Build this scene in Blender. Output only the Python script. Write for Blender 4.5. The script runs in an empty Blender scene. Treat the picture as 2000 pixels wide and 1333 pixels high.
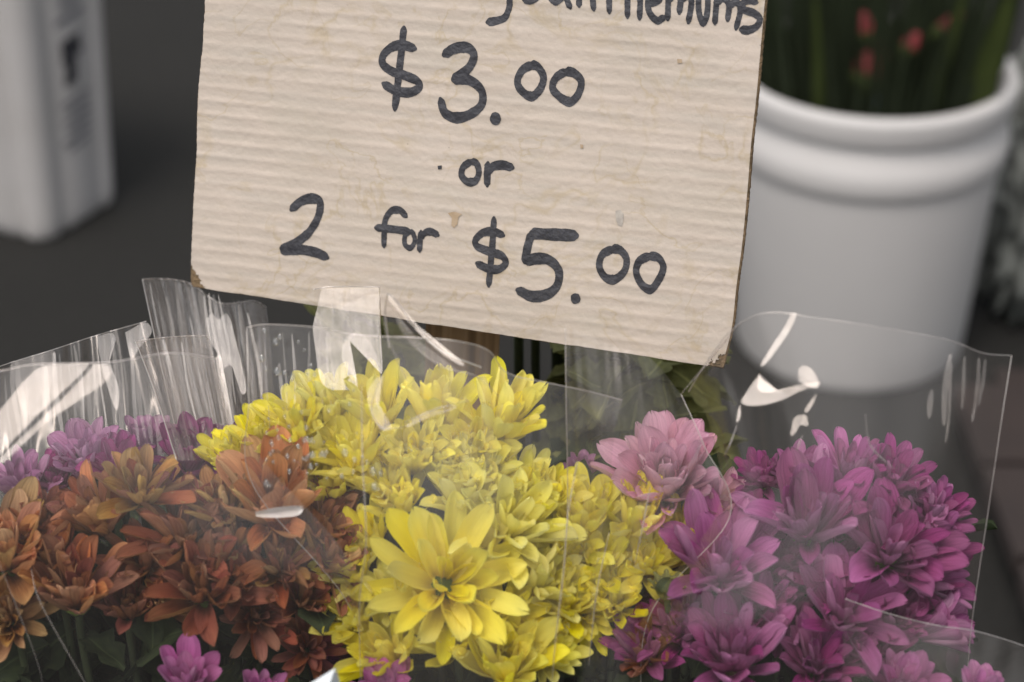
import bpy, bmesh, math, random
from mathutils import Vector, Matrix, Quaternion
from mathutils import noise as mn
random.seed(7)
sc = bpy.context.scene
R = math.radians
COL = sc.collection

# ------------------------------------------------------------------ camera, world, sun, exposure
FPX, CX, CY = 3889.0, 1000.0, 666.5          # focal length in photo pixels, photo centre
CAM = Vector((0, 0, 1.12)); PITCH = R(30)
FW = Vector((0, math.cos(PITCH), -math.sin(PITCH))); UP = Vector((0, math.sin(PITCH), math.cos(PITCH))); RT = Vector((1, 0, 0))
cam = bpy.data.cameras.new('camera'); co = bpy.data.objects.new('camera', cam); COL.objects.link(co)
co.location = CAM; co.rotation_euler = (R(90) - PITCH, 0, 0)
cam.sensor_width = 36; cam.lens = 70; cam.clip_start = .02; cam.clip_end = 400
cam.dof.use_dof = True; cam.dof.focus_distance = .755; cam.dof.aperture_fstop = 8.0
sc.camera = co

SUN = Vector((-.22, -.42, .88)).normalized()
w = bpy.data.worlds.new('World'); sc.world = w; w.use_nodes = True
nt = w.node_tree; nt.nodes.clear()
sky = nt.nodes.new('ShaderNodeTexSky'); sky.sky_type = 'NISHITA'; sky.sun_disc = False
sky.sun_elevation = math.asin(SUN.z); sky.sun_rotation = math.atan2(SUN.x, SUN.y); sky.dust_density = 4; sky.air_density = 1; sky.ozone_density = .5
hs = nt.nodes.new('ShaderNodeHueSaturation'); hs.inputs['Saturation'].default_value = .22
bg = nt.nodes.new('ShaderNodeBackground'); bg.inputs['Strength'].default_value = .15
ow = nt.nodes.new('ShaderNodeOutputWorld')
nt.links.new(sky.outputs[0], hs.inputs['Color']); nt.links.new(hs.outputs[0], bg.inputs[0]); nt.links.new(bg.outputs[0], ow.inputs[0])
sl = bpy.data.lights.new('sun', 'SUN'); sl.energy = 1.0; sl.angle = R(20); sl.color = (1, .89, .80)
so = bpy.data.objects.new('sun', sl); COL.objects.link(so); so.rotation_euler = SUN.to_track_quat('Z', 'Y').to_euler()
sc.view_settings.view_transform = 'Standard'; sc.view_settings.look = 'None'; sc.view_settings.gamma = 1; sc.view_settings.exposure = .54
sc.cycles.max_bounces = 8; sc.cycles.transparent_max_bounces = 32; sc.cycles.diffuse_bounces = 4; sc.cycles.glossy_bounces = 4
sc.cycles.use_denoising = True
sc.cycles.caustics_reflective = False; sc.cycles.caustics_refractive = False
sc.cycles.sample_clamp_indirect = 4

# ------------------------------------------------------------------ helpers
def ray(px, py): return FW + RT * ((px - CX) / FPX) + UP * ((CY - py) / FPX)
def P(px, py, d): return CAM + ray(px, py) * d
def onplane(px, py, p0, n):
    r = ray(px, py); return CAM + r * ((p0 - CAM).dot(n) / r.dot(n))
def dm(d): return d if d > .735 else .735 - (.735 - d) * .22          # how far forward the bunches bulge
FRONT = [False]
def dfm(d, py):                                                       # front sheets hang nearly upright just in front of the flowers
    if not FRONT[0]: return d
    v = (py - 700) / 633
    return .654 + .030 * v + (d - (.6587 - .1125 * (py - 700) / 800)) * .42
def G(px, py, z=0): return onplane(px, py, Vector((0, 0, z)), Vector((0, 0, 1)))
def project(p):
    q = p - CAM; d = q.dot(FW); return (CX + FPX * q.dot(RT) / d, CY - FPX * q.dot(UP) / d, d)

def tag(o, label=None, cat=None, group=None, kind=None):
    if label: o['label'] = label
    if cat: o['category'] = cat
    if group: o['group'] = group
    if kind: o['kind'] = kind
    return o
def link(name, data, parent=None):
    o = bpy.data.objects.new(name, data); COL.objects.link(o)
    if parent is not None: o.parent = parent
    return o
def mesh(name, vs, fs, mat, uvs=None, smooth=True):
    me = bpy.data.meshes.new(name); me.from_pydata([tuple(v) for v in vs], [], fs)
    if mat: me.materials.append(mat)
    if smooth: me.polygons.foreach_set('use_smooth', [True] * len(me.polygons))
    if uvs is not None:
        ul = me.uv_layers.new(name='UVMap')
        idx = [0] * len(me.loops); me.loops.foreach_get('vertex_index', idx)
        flat = []
        for i in idx: flat += [uvs[i][0], uvs[i][1]]
        ul.data.foreach_set('uv', flat)
    me.update(); return me
def catmull(pts, n):
    """resample a polyline of tuples to n points, smooth"""
    m = len(pts)
    if m == 1: return [Vector(pts[0])] * n
    V = [Vector(p) for p in pts]; out = []
    for i in range(n):
        t = i / (n - 1) * (m - 1); k = min(int(t), m - 2); f = t - k
        p1, p2 = V[k], V[k + 1]
        p0 = V[k - 1] if k > 0 else p1 * 2 - p2
        p3 = V[k + 2] if k + 2 < m else p2 * 2 - p1
        out.append(.5 * ((2 * p1) + (p2 - p0) * f + (2 * p0 - 5 * p1 + 4 * p2 - p3) * f * f + (3 * p1 - p0 - 3 * p2 + p3) * f ** 3))
    return out
def tube_geo(pts, rad, ns=6, base=0):
    vs, fs = [], []; n = len(pts)
    for i, p in enumerate(pts):
        t = (pts[min(i + 1, n - 1)] - pts[max(i - 1, 0)])
        if t.length < 1e-9: t = Vector((0, 0, 1))
        t.normalize(); a = t.orthogonal().normalized() if i == 0 else (pa - t * pa.dot(t)).normalized()
        pa = a; b = t.cross(a); r = rad(i / (n - 1)) if callable(rad) else rad
        for k in range(ns):
            an = 2 * math.pi * k / ns; vs.append(p + (a * math.cos(an) + b * math.sin(an)) * r)
    for i in range(n - 1):
        for k in range(ns):
            fs.append((base + i * ns + k, base + i * ns + (k + 1) % ns, base + (i + 1) * ns + (k + 1) % ns, base + (i + 1) * ns + k))
    fs.append(tuple(base + k for k in range(ns))[::-1]); fs.append(tuple(base + (n - 1) * ns + k for k in range(ns)))
    return vs, fs
def lathe(name, prof, mat, c, seg=96, parent=None):
    vs, fs = [], []
    for (r, z) in prof:
        for k in range(seg):
            a = 2 * math.pi * k / seg; vs.append(Vector((c.x + r * math.cos(a), c.y + r * math.sin(a), c.z + z)))
    for i in range(len(prof) - 1):
        for k in range(seg):
            fs.append((i * seg + k, i * seg + (k + 1) % seg, (i + 1) * seg + (k + 1) % seg, (i + 1) * seg + k))
    return link(name, mesh(name, vs, fs, mat), parent)
def nz(x, y=0., z=0.): return mn.noise(Vector((x, y, z)))

# ------------------------------------------------------------------ materials
def newmat(name):
    m = bpy.data.materials.new(name); m.use_nodes = True; t = m.node_tree; t.nodes.clear()
    return m, t, t.nodes.new('ShaderNodeOutputMaterial')
def N(t, typ, **kw):
    n = t.nodes.new(typ)
    for k, v in kw.items():
        if k in n.inputs: n.inputs[k].default_value = v
        else: setattr(n, k, v)
    return n
def math_(t, op, a, b=None):
    n = t.nodes.new('ShaderNodeMath'); n.operation = op
    for i, x in enumerate((a, b)):
        if x is None: continue
        if isinstance(x, (int, float)): n.inputs[i].default_value = x
        else: t.links.new(x, n.inputs[i])
    return n.outputs[0]
def mix(t, fac, a, b, blend='MIX'):
    n = t.nodes.new('ShaderNodeMix'); n.data_type = 'RGBA'; n.blend_type = blend
    for s, x in ((n.inputs[0], fac), (n.inputs[6], a), (n.inputs[7], b)):
        if isinstance(x, (int, float)): s.default_value = x
        elif isinstance(x, tuple): s.default_value = (*x[:3], 1)
        else: t.links.new(x, s)
    return n.outputs[2]
def ramp(t, fac, stops):
    n = t.nodes.new('ShaderNodeValToRGB'); cr = n.color_ramp
    while len(cr.elements) < len(stops): cr.elements.new(.5)
    for e, (p, c) in zip(cr.elements, stops):
        e.position = p; e.color = (*((c,) * 3 if isinstance(c, (int, float)) else c), 1)
    t.links.new(fac, n.inputs[0]); return n.outputs[0]
def scaled(t, src, sc_):
    m = t.nodes.new('ShaderNodeMapping'); m.inputs['Scale'].default_value = sc_; t.links.new(src, m.inputs[0]); return m.outputs[0]

def simple(name, col, rough=.6, col2=None, scale=30, bump=0., spec=.4, bscale=None):
    m, t, out = newmat(name); b = N(t, 'ShaderNodeBsdfPrincipled', Roughness=rough); b.inputs['Specular IOR Level'].default_value = spec
    tc = N(t, 'ShaderNodeTexCoord'); n = N(t, 'ShaderNodeTexNoise', Scale=scale, Detail=6.); t.links.new(tc.outputs['Object'], n.inputs['Vector'])
    c2 = col2 or tuple(c * .8 for c in col)
    t.links.new(ramp(t, n.outputs[0], [(.35, c2), (.65, col)]), b.inputs['Base Color'])
    if bump:
        n2 = N(t, 'ShaderNodeTexNoise', Scale=bscale or scale * 3, Detail=5.); t.links.new(tc.outputs['Object'], n2.inputs['Vector'])
        bp = N(t, 'ShaderNodeBump', Strength=bump, Distance=.003); t.links.new(n2.outputs[0], bp.inputs['Height']); t.links.new(bp.outputs[0], b.inputs['Normal'])
    t.links.new(b.outputs[0], out.inputs[0]); return m

def petal_mat(name, front, back, base, tip, vein=.35, hue=.02, trans=.3):
    """upper face / under side / throat / tip colours of a ray floret, streaked along its length"""
    m, t, out = newmat(name)
    uv = N(t, 'ShaderNodeUVMap'); sx = N(t, 'ShaderNodeSeparateXYZ'); t.links.new(uv.outputs[0], sx.inputs[0])
    oi = N(t, 'ShaderNodeObjectInfo'); geo = N(t, 'ShaderNodeNewGeometry')
    mp = N(t, 'ShaderNodeMapping'); mp.inputs['Scale'].default_value = (12, 1.1, 1); t.links.new(uv.outputs[0], mp.inputs[0])
    cx = N(t, 'ShaderNodeCombineXYZ'); t.links.new(math_(t, 'MULTIPLY', oi.outputs['Random'], 37.), cx.inputs[2]); t.links.new(cx.outputs[0], mp.inputs['Location'])
    st = N(t, 'ShaderNodeTexNoise', Scale=1.6, Detail=4.); t.links.new(mp.outputs[0], st.inputs['Vector'])
    fr = mix(t, geo.outputs['Backfacing'], front, back)
    c = mix(t, ramp(t, sx.outputs[1], [(.0, 1.), (.35, 0.)]), fr, base)
    tp = math_(t, 'MULTIPLY', ramp(t, sx.outputs[1], [(.55, 0.), (1., 1.)]), .7); c = mix(t, tp, c, tip)
    dk = tuple(x * .55 for x in front)
    stv = ramp(t, st.outputs[0], [(.42, 1.), (.56, 0.)])
    c = mix(t, math_(t, 'MULTIPLY', stv, vein), c, dk)
    blot = N(t, 'ShaderNodeTexNoise', Scale=2.5, Detail=2.); t.links.new(mp.outputs[0], blot.inputs['Vector'])
    h = N(t, 'ShaderNodeHueSaturation'); t.links.new(c, h.inputs['Color'])
    t.links.new(math_(t, 'ADD', .5 - hue / 2, math_(t, 'MULTIPLY', oi.outputs['Random'], hue)), h.inputs['Hue'])
    rv = math_(t, 'FRACT', math_(t, 'MULTIPLY', oi.outputs['Random'], 17.3))
    t.links.new(math_(t, 'ADD', .82, math_(t, 'MULTIPLY', rv, .34)), h.inputs['Value'])
    rs = math_(t, 'FRACT', math_(t, 'MULTIPLY', oi.outputs['Random'], 7.7))
    t.links.new(math_(t, 'ADD', .82, math_(t, 'MULTIPLY', rs, .25)), h.inputs['Saturation'])
    b = N(t, 'ShaderNodeBsdfPrincipled', Roughness=.72); b.inputs['Specular IOR Level'].default_value = .18
    t.links.new(h.outputs[0], b.inputs['Base Color'])
    bp = N(t, 'ShaderNodeBump', Strength=.6, Distance=.0008); t.links.new(st.outputs[0], bp.inputs['Height']); t.links.new(bp.outputs[0], b.inputs['Normal'])
    tr = N(t, 'ShaderNodeBsdfTranslucent'); t.links.new(h.outputs[0], tr.inputs[0])
    mx = N(t, 'ShaderNodeMixShader'); mx.inputs[0].default_value = trans
    t.links.new(b.outputs[0], mx.inputs[1]); t.links.new(tr.outputs[0], mx.inputs[2]); t.links.new(mx.outputs[0], out.inputs[0])
    return m
PM = {
 'yellow': petal_mat('petal_yellow', (.94, .83, .030), (.93, .84, .06), (.90, .72, .02), (.95, .88, .10), .10, .008, .42),
 'pale':   petal_mat('petal_pale_yellow', (.92, .85, .13), (.90, .84, .20), (.86, .68, .03), (.93, .89, .28), .10, .008, .42),
 'orange': petal_mat('petal_orange', (.66, .245, .085), (.60, .33, .12), (.50, .22, .06), (.70, .34, .14), .4, .02, .38),
 'rust':   petal_mat('petal_rust', (.31, .090, .050), (.38, .18, .070), (.22, .075, .03), (.38, .15, .075), .4, .03, .38),
 'gold':   petal_mat('petal_gold', (.36, .165, .05), (.56, .35, .13), (.25, .09, .03), (.56, .35, .13), .45, .03, .28),
 'mauve':  petal_mat('petal_mauve', (.44, .17, .35), (.46, .24, .39), (.30, .11, .22), (.50, .26, .42), .35, .015, .3),
 'magenta':petal_mat('petal_magenta', (.30, .038, .18), (.34, .10, .23), (.22, .04, .12), (.36, .07, .24), .45, .015, .25),
 'purple': petal_mat('petal_purple', (.355, .056, .225), (.36, .14, .265), (.29, .078, .165), (.40, .095, .285), .45, .02, .28),
 'lilac':  petal_mat('petal_lilac', (.46, .115, .33), (.46, .215, .37), (.36, .13, .25), (.53, .19, .41), .35, .015, .3),
 'blush':  petal_mat('petal_blush', (.66, .29, .43), (.68, .44, .47), (.56, .30, .28), (.74, .42, .54), .28, .03, .32),
 'white':  petal_mat('petal_white', (.8, .74, .72), (.8, .74, .72), (.8, .7, .6), (.8, .75, .72), .1, .01, .3),
}
def leaf_mat(name, a, b_):
    m, t, out = newmat(name); b = N(t, 'ShaderNodeBsdfPrincipled', Roughness=.75); b.inputs['Specular IOR Level'].default_value = .15
    uv = N(t, 'ShaderNodeUVMap'); oi = N(t, 'ShaderNodeObjectInfo'); sx = N(t, 'ShaderNodeSeparateXYZ'); t.links.new(uv.outputs[0], sx.inputs[0])
    n = N(t, 'ShaderNodeTexNoise', Scale=5., Detail=4.); t.links.new(uv.outputs[0], n.inputs['Vector'])
    c = ramp(t, n.outputs[0], [(.3, a), (.7, b_)])
    mid = math_(t, 'ABSOLUTE', math_(t, 'SUBTRACT', sx.outputs[0], .5))
    c = mix(t, ramp(t, mid, [(.0, .7), (.05, 0.)]), c, tuple(min(1, x * 2) for x in b_))
    t.links.new(c, b.inputs['Base Color'])
    tr = N(t, 'ShaderNodeBsdfTranslucent'); t.links.new(c, tr.inputs[0]); mx = N(t, 'ShaderNodeMixShader'); mx.inputs[0].default_value = .2
    t.links.new(b.outputs[0], mx.inputs[1]); t.links.new(tr.outputs[0], mx.inputs[2]); t.links.new(mx.outputs[0], out.inputs[0]); return m
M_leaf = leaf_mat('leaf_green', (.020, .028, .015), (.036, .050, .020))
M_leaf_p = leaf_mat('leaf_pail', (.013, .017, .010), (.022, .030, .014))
M_leaf_l = leaf_mat('leaf_olive', (.12, .125, .045), (.22, .22, .08))
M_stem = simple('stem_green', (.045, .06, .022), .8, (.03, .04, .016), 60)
M_disc = simple('disc_green', (.20, .27, .05), .7, (.10, .15, .03), 300, .6, .2, 900)
M_discy = simple('disc_yellow', (.50, .42, .05), .7, (.30, .30, .04), 300, .6, .2, 900)

def film_mat(name, rough=.12, haze=.05, bump=.5, su=14., sv=1.2, f0=.07, tint=(.97, .96, .95)):
    """clear florist's film: see-through, thin-sheet reflection rising at grazing angles, faint milkiness"""
    m, t, out = newmat(name)
    uv = N(t, 'ShaderNodeUVMap'); mp = scaled(t, uv.outputs[0], (su, sv, 1))
    n = N(t, 'ShaderNodeTexNoise', Scale=1., Detail=5., Roughness=.6); n.inputs['Distortion'].default_value = .4; t.links.new(mp, n.inputs['Vector'])
    bp = N(t, 'ShaderNodeBump', Strength=bump, Distance=.004); t.links.new(n.outputs[0], bp.inputs['Height'])
    lw = N(t, 'ShaderNodeLayerWeight', Blend=.5); t.links.new(bp.outputs[0], lw.inputs['Normal'])
    f = math_(t, 'ADD', f0, math_(t, 'MULTIPLY', math_(t, 'POWER', lw.outputs['Facing'], 4.), .75))
    gl = N(t, 'ShaderNodeBsdfGlossy', Roughness=rough); gl.inputs['Color'].default_value = (1, .93, .88, 1); t.links.new(bp.outputs[0], gl.inputs['Normal'])
    tr = N(t, 'ShaderNodeBsdfTransparent'); tr.inputs[0].default_value = (*tint, 1)
    df = N(t, 'ShaderNodeBsdfDiffuse'); df.inputs[0].default_value = (.8, .78, .76, 1)
    tl = N(t, 'ShaderNodeBsdfTranslucent'); tl.inputs[0].default_value = (.8, .78, .76, 1)
    md = N(t, 'ShaderNodeMixShader'); md.inputs[0].default_value = .5; t.links.new(df.outputs[0], md.inputs[1]); t.links.new(tl.outputs[0], md.inputs[2])
    hz = math_(t, 'MULTIPLY', ramp(t, n.outputs[0], [(.3, .35), (.7, 1.)]), haze * 1.5)
    m1 = N(t, 'ShaderNodeMixShader'); t.links.new(hz, m1.inputs[0]); t.links.new(tr.outputs[0], m1.inputs[1]); t.links.new(md.outputs[0], m1.inputs[2])
    m2 = N(t, 'ShaderNodeMixShader'); t.links.new(f, m2.inputs[0]); t.links.new(m1.outputs[0], m2.inputs[1]); t.links.new(gl.outputs[0], m2.inputs[2])
    t.links.new(m2.outputs[0], out.inputs[0]); return m
M_film = film_mat('clear_film', .24, .045, .16, 12, 1., .05)
M_film_p = film_mat('clear_film_pleated', .20, .08, 1., 30, .7, .14)
M_film_s = film_mat('clear_film_smooth', .22, .025, .10, 5, 1.5, .05)
M_glare_fold = film_mat('film_glare_fold', .33, .10, .02, 4, 3., .056)  # milkier film for the added glare patches and pale curls
M_sheen = film_mat('film_sheen', .35, .15, .14, 9, 1.2, .08)  # hazy film copy, sky sheen put into the material
M_faint = film_mat('film_faint_glare', .40, .08, .06, 6, 2., .035)  # weaker copy for faint glare patches and streaks
M_glare = film_mat('film_glare_bend', .30, .10, .0, 4, 3., .06)
M_crease = film_mat('film_crease', .2, .12, .0, 1, 1, .12)
M_edge = film_mat('film_edge', .3, .30, .0, 1, 1, .25)
m, t, out = newmat('water_drop'); b = N(t, 'ShaderNodeBsdfGlossy', Roughness=.02); tr = N(t, 'ShaderNodeBsdfTransparent'); tr.inputs[0].default_value = (.86, .86, .84, 1)
mx = N(t, 'ShaderNodeMixShader'); lw = N(t, 'ShaderNodeLayerWeight', Blend=.5); t.links.new(math_(t, 'ADD', .10, math_(t, 'MULTIPLY', math_(t, 'POWER', lw.outputs['Facing'], 2.5), .7)), mx.inputs[0])
t.links.new(tr.outputs[0], mx.inputs[1]); t.links.new(b.outputs[0], mx.inputs[2]); t.links.new(mx.outputs[0], out.inputs[0]); M_drop = m

# ------------------------------------------------------------------ setting
def asphalt():
    m, t, out = newmat('asphalt'); b = N(t, 'ShaderNodeBsdfPrincipled', Roughness=1.); b.inputs['Specular IOR Level'].default_value = .25; tc = N(t, 'ShaderNodeTexCoord')
    n = N(t, 'ShaderNodeTexNoise', Scale=3., Detail=8.); t.links.new(tc.outputs['Object'], n.inputs['Vector'])
    v = N(t, 'ShaderNodeTexNoise', Scale=140., Detail=3.); t.links.new(tc.outputs['Object'], v.inputs['Vector'])
    c = ramp(t, n.outputs[0], [(.3, (.0115, .011, .0095)), (.7, (.016, .0152, .0135))])
    c = mix(t, .5, c, ramp(t, v.outputs[0], [(.35, (.008, .0078, .0072)), (.7, (.025, .0245, .023))]))
    t.links.new(c, b.inputs['Base Color'])
    bp = N(t, 'ShaderNodeBump', Strength=.6, Distance=.004); t.links.new(v.outputs[0], bp.inputs['Height']); t.links.new(bp.outputs[0], b.inputs['Normal'])
    t.links.new(b.outputs[0], out.inputs[0]); return m
g = 60
vs = [(x * g, y * g, 0) for y in (-1, 1) for x in (-1, 1)]
gr = link('ground', mesh('ground', vs, [(0, 1, 3, 2)], asphalt(), smooth=False)); tag(gr, 'dark grey asphalt ground behind and under the flower display', kind='structure')

# ------------------------------------------------------------------ pail of red-budded stems, right
M_white = simple('white_plastic', (.475, .46, .45), .7, (.445, .43, .42), 6, .05, .5)
fr = G(1686, 772); PC = Vector((fr.x, fr.y + .122, 0))
pail = link('white_pail', None); pail.location = PC
tag(pail, 'round white plastic pail full of dark green stems and red buds, right of the sign', 'pail')
H = .329; O0 = Vector((0, 0, 0))
lathe('pail_body', [(0.0, .006), (.113, .006), (.119, 0), (.123, .004), (.1265, .012), (.1400, H - .105), (.1420, H - .088), (.1435, H - .012), (.1335, H - .012), (.118, .02), (0, .02)], M_white, O0, 128, pail)
lathe('rim', [(.1432, H - .032), (.1478, H - .030), (.1495, H - .027), (.1500, H - .012), (.1508, H - .005), (.149, H), (.1395, H + .001), (.1340, H - .003), (.1335, H - .02)], M_white, O0, 128, pail)
lathe('rim_ring', [(.1425, H - .050), (.1455, H - .056), (.1482, H - .064), (.1487, H - .071), (.1475, H - .080), (.1458, H - .088), (.1416, H - .092)], M_white, O0, 128, pail)
# stems, straps and buds in the pail
def strap(p0, p1, bend, wd, mat, name, parent=None, seg=10):
    a, c = p0, p1; mid = (a + c) / 2 + bend; pts = [a * (1 - t_) ** 2 + mid * 2 * t_ * (1 - t_) + c * t_ * t_ for t_ in [i / seg for i in range(seg + 1)]]
    vs, fs, uv = [], [], []; dirr = (c - a).normalized(); side = dirr.cross(Vector((random.uniform(-.5, .5), -1, random.uniform(-.3, .6)))).normalized(); nn = side.cross(dirr)
    for i, p in enumerate(pts):
        f = i / seg; ww = wd * (math.sin(math.pi * min(1, .25 + .75 * f)) ** .6 + .02)
        for k, u in enumerate((-1, 0, 1)): vs.append(p + side * u * ww * .5 + nn * (abs(u) * ww * .18)); uv.append((.5 + u / 2, f))
    for i in range(seg):
        for k in range(2): fs.append((i * 3 + k, i * 3 + k + 1, i * 3 + k + 4, i * 3 + k + 3))
    return vs, fs, uv
vs, fs, uv = [], [], []
rr = random.Random(3)
for i in range(760):
    a = rr.uniform(0, 6.28); r0 = .125 * math.sqrt(rr.random()) * .8; r1 = r0 * 1.25 + .02 * rr.random()
    p0 = PC + Vector((r0 * math.cos(a), r0 * math.sin(a), .05)); a2 = a + rr.uniform(-.5, .5)
    p1 = PC + Vector((r1 * math.cos(a2) * 1.3 + rr.uniform(-.01, .03), r1 * math.sin(a2) * 1.1, H + rr.uniform(-.03, .16)))
    q_ = p1 - PC; lim = .108 * (1 + max(0, q_.z - H) * 2.2); hr = math.hypot(q_.x, q_.y)
    if hr > lim: p1 = PC + Vector((q_.x * lim / hr, q_.y * lim / hr, q_.z))
    V_, F_, U_ = strap(p0, p1, Vector((rr.uniform(-.01, .02), rr.uniform(-.02, .02), 0)), rr.uniform(.003, .011), None, '')
    b0 = len(vs); vs += V_; uv += U_; fs += [tuple(x + b0 for x in f) for f in F_]
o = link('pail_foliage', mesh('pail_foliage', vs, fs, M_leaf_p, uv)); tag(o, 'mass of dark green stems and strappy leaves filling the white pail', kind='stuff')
M_strap = leaf_mat('strap_leaf', (.022, .032, .010), (.05, .065, .016))
for i, (x0, y0, x1, y1, wd) in enumerate([(1885, 230, 1935, -60, .032), (1600, 200, 1575, -60, .012), (1790, 190, 1850, -60, .016)]):
    a = PC + Vector(((x0 - 1735) / 1870 * .8, -.07, H - .12)); b2 = PC + Vector(((x1 - 1735) / 1870, -.11, H + .13))
    V_, F_, U_ = strap(a, b2, Vector((.005, 0, 0)), wd, None, '')
    lf = link('strap_leaf', mesh('strap_leaf', V_, F_, M_strap, U_))
    tag(lf, ['broad light green leaf standing at the right side of the white pail', 'thin leaf standing left of the red buds in the white pail', 'narrow leaf rising between the lower and right-hand red buds in the pail'][i], 'leaf', 'single leaves in the white pail')
M_bud = simple('red_bud', (.16, .016, .019), .8, (.09, .010, .012), 80, .2)
def bud(px, py, d, ln, rad, ang, label):
    c = P(px, py, d); ax = (RT * math.sin(ang) + UP * math.cos(ang)).normalized()
    pts = [c + ax * (ln * (k / 10 - .5)) for k in range(11)]
    root = link('red_bud', None); root.location = c; tag(root, label, 'flower bud', 'red buds in the white pail')
    v_, f_ = tube_geo([p - c for p in pts], lambda f: rad * (math.sin(math.pi * (.12 + .80 * f)) ** .8) * (1.0 if f < .5 else 1 - .35 * (f - .5)), 12)
    # five overlapping ridges
    v2 = []
    for i, p in enumerate(v_):
        k = i % 12; v2.append(p)
    link('bud_petals', mesh('bud_petals', v2, f_, M_bud), root)
    v_, f_ = tube_geo([-ax * ln * .62, -ax * ln * .45, -ax * ln * .25], lambda f: rad * (.35 + .75 * f), 10); link('calyx', mesh('calyx', v_, f_, M_strap), root)
    q = [-ax * ln * .55, Vector((0, .05, -.06)), Vector((-.01, .08, -.16))]
    v_, f_ = tube_geo([Vector(x) for x in catmull(q, 8)], .0022, 6); link('stem', mesh('stem', v_, f_, M_stem), root)
bud(1703, 130, 1.98, .048, .017, .35, 'largest red bud low in the middle of the white pail')
bud(1690, 52, 1.99, .030, .008, -.1, 'small red bud directly above the largest red bud')
bud(1780, 86, 1.98, .026, .009, .6, 'small red bud right of the largest one, leaning right')
bud(1852, 48, 1.98, .036, .008, .9, 'red bud farthest right, lying over towards the light green leaf')
m_ = simple('blue_tag', (.12, .19, .28), .5)
o = link('blue_tag', mesh('blue_tag', [P(x, y, d) for d in (2.0, 2.003) for x, y in ((1680, 185), (1725, 188), (1722, 214), (1684, 210))], [(0, 1, 2, 3), (7, 6, 5, 4), (0, 4, 5, 1), (1, 5, 6, 2), (2, 6, 7, 3), (3, 7, 4, 0)], m_, smooth=False))
tag(o, 'small blue tag just inside the front rim of the white pail', 'tag')

# ------------------------------------------------------------------ square white tub, left
B2 = G(92, 482); B3 = G(236, 392); B1 = G(-230, 430)
def tub():
    root = link('square_white_tub', None); root.location = B2
    tag(root, 'square white plastic tub with black printed label on its side, standing left of the sign', 'tub')
    e1 = (B3 - B2); e2 = (B1 - B2); l1, l2 = e1.length, e2.length; e1.normalize(); e2.normalize(); e2 = (e2 - e1 * e2.dot(e1)).normalized()
    l2 = max(l2, .26); rc = .022; hh = .42
    # plan outline with rounded corners and a rib either side of each corner
    def outline(gr_):
        pts = []
        cs = [(0, 0), (l1, 0), (l1, l2), (0, l2)]
        for ci, (cx_, cy_) in enumerate(cs):
            ccx = rc if cx_ == 0 else l1 - rc; ccy = rc if cy_ == 0 else l2 - rc
            a0 = [math.pi, 1.5 * math.pi, 0, .5 * math.pi][ci]
            for k in range(9):
                a = a0 + k / 8 * math.pi / 2; pts.append((ccx + rc * math.cos(a), ccy + rc * math.sin(a)))
            nx_, ny_ = cs[(ci + 1) % 4]; dx, dy = nx_ - cx_, ny_ - cy_; L = math.hypot(dx, dy); dx /= L; dy /= L; ox, oy = dy, -dx
            for s_, off in ((rc + .006, 0), (rc + .009, -.004), (rc + .020, -.004), (rc + .023, 0), (L - rc - .023, 0), (L - rc - .020, -.004), (L - rc - .009, -.004), (L - rc - .006, 0)):
                pts.append((cx_ + dx * s_ + ox * off, cy_ + dy * s_ + oy * off))
        c = (l1 / 2, l2 / 2)
        return [(c[0] + (x - c[0]) * gr_, c[1] + (y - c[1]) * gr_) for x, y in pts]
    vs, fs = [], []; n = None
    levels = [(.0, .93), (.004, .98), (.012, 1.0)] + [(z, 1 + .13 * z / hh) for z in [i * .03 + .03 for i in range(13)]] + [(.42, 1.125), (.42, 1.17), (.40, 1.18)]
    for z, s_ in levels:
        o_ = outline(s_); n = len(o_)
        for x, y in o_: vs.append(e1 * x + e2 * y + Vector((0, 0, z)))
    for i in range(len(levels) - 1):
        for k in range(n): fs.append((i * n + k, i * n + (k + 1) % n, (i + 1) * n + (k + 1) % n, (i + 1) * n + k))
    fs.append(tuple(range(n))[::-1])
    link('tub_body', mesh('tub_body', vs, fs, simple('tub_plastic', (.385, .37, .365), .55, (.355, .34, .33), 9, .05)), root)
    # printed panel on the right-hand face (face at y=0 from x=0..l1)
    ink = simple('black_print', (.03, .03, .035), .5); ink2 = simple('grey_print', (.13, .13, .145), .5)
    nrm = -e2
    def quad(cx_, z, w_, h_, rot, mt, nm):
        c, s = math.cos(rot), math.sin(rot); pts = []
        poly = [(-.5, -.4), (-.1, -.5), (.5, -.35), (.42, .1), (.5, .45), (.05, .5), (-.45, .42), (-.38, 0)]
        for a, b_ in poly:
            x = a * w_ * c - b_ * h_ * s; y = a * w_ * s + b_ * h_ * c
            f = 1 + .13 * (z + y) / hh; X = l1 / 2 + (cx_ + x - l1 / 2) * f; Y = l2 / 2 + (0 - l2 / 2) * f
            pts.append(e1 * X + e2 * Y + Vector((0, 0, z + y)) + nrm * .0012)
        link(nm, mesh(nm, pts, [tuple(range(8))], mt, smooth=False), root)
    q = random.Random(5)
    quad(l1 * .50, .235, l1 * .26, .030, .1, ink, 'printed_emblem'); quad(l1 * .48, .205, l1 * .16, .035, -.1, ink, 'printed_emblem')
    for k in range(7): quad(l1 * .50 + q.uniform(-.004, .004), .275 + k * .019, l1 * (.36 - .1 * (k % 3 == 1)), .009, .12, ink2, 'printed_line')
    for k in range(6): quad(l1 * .50 + q.uniform(-.003, .003), .170 - k * .012, l1 * (.38 - .08 * (k % 2)), .006, .12, ink2, 'printed_line')
tub()

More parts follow.
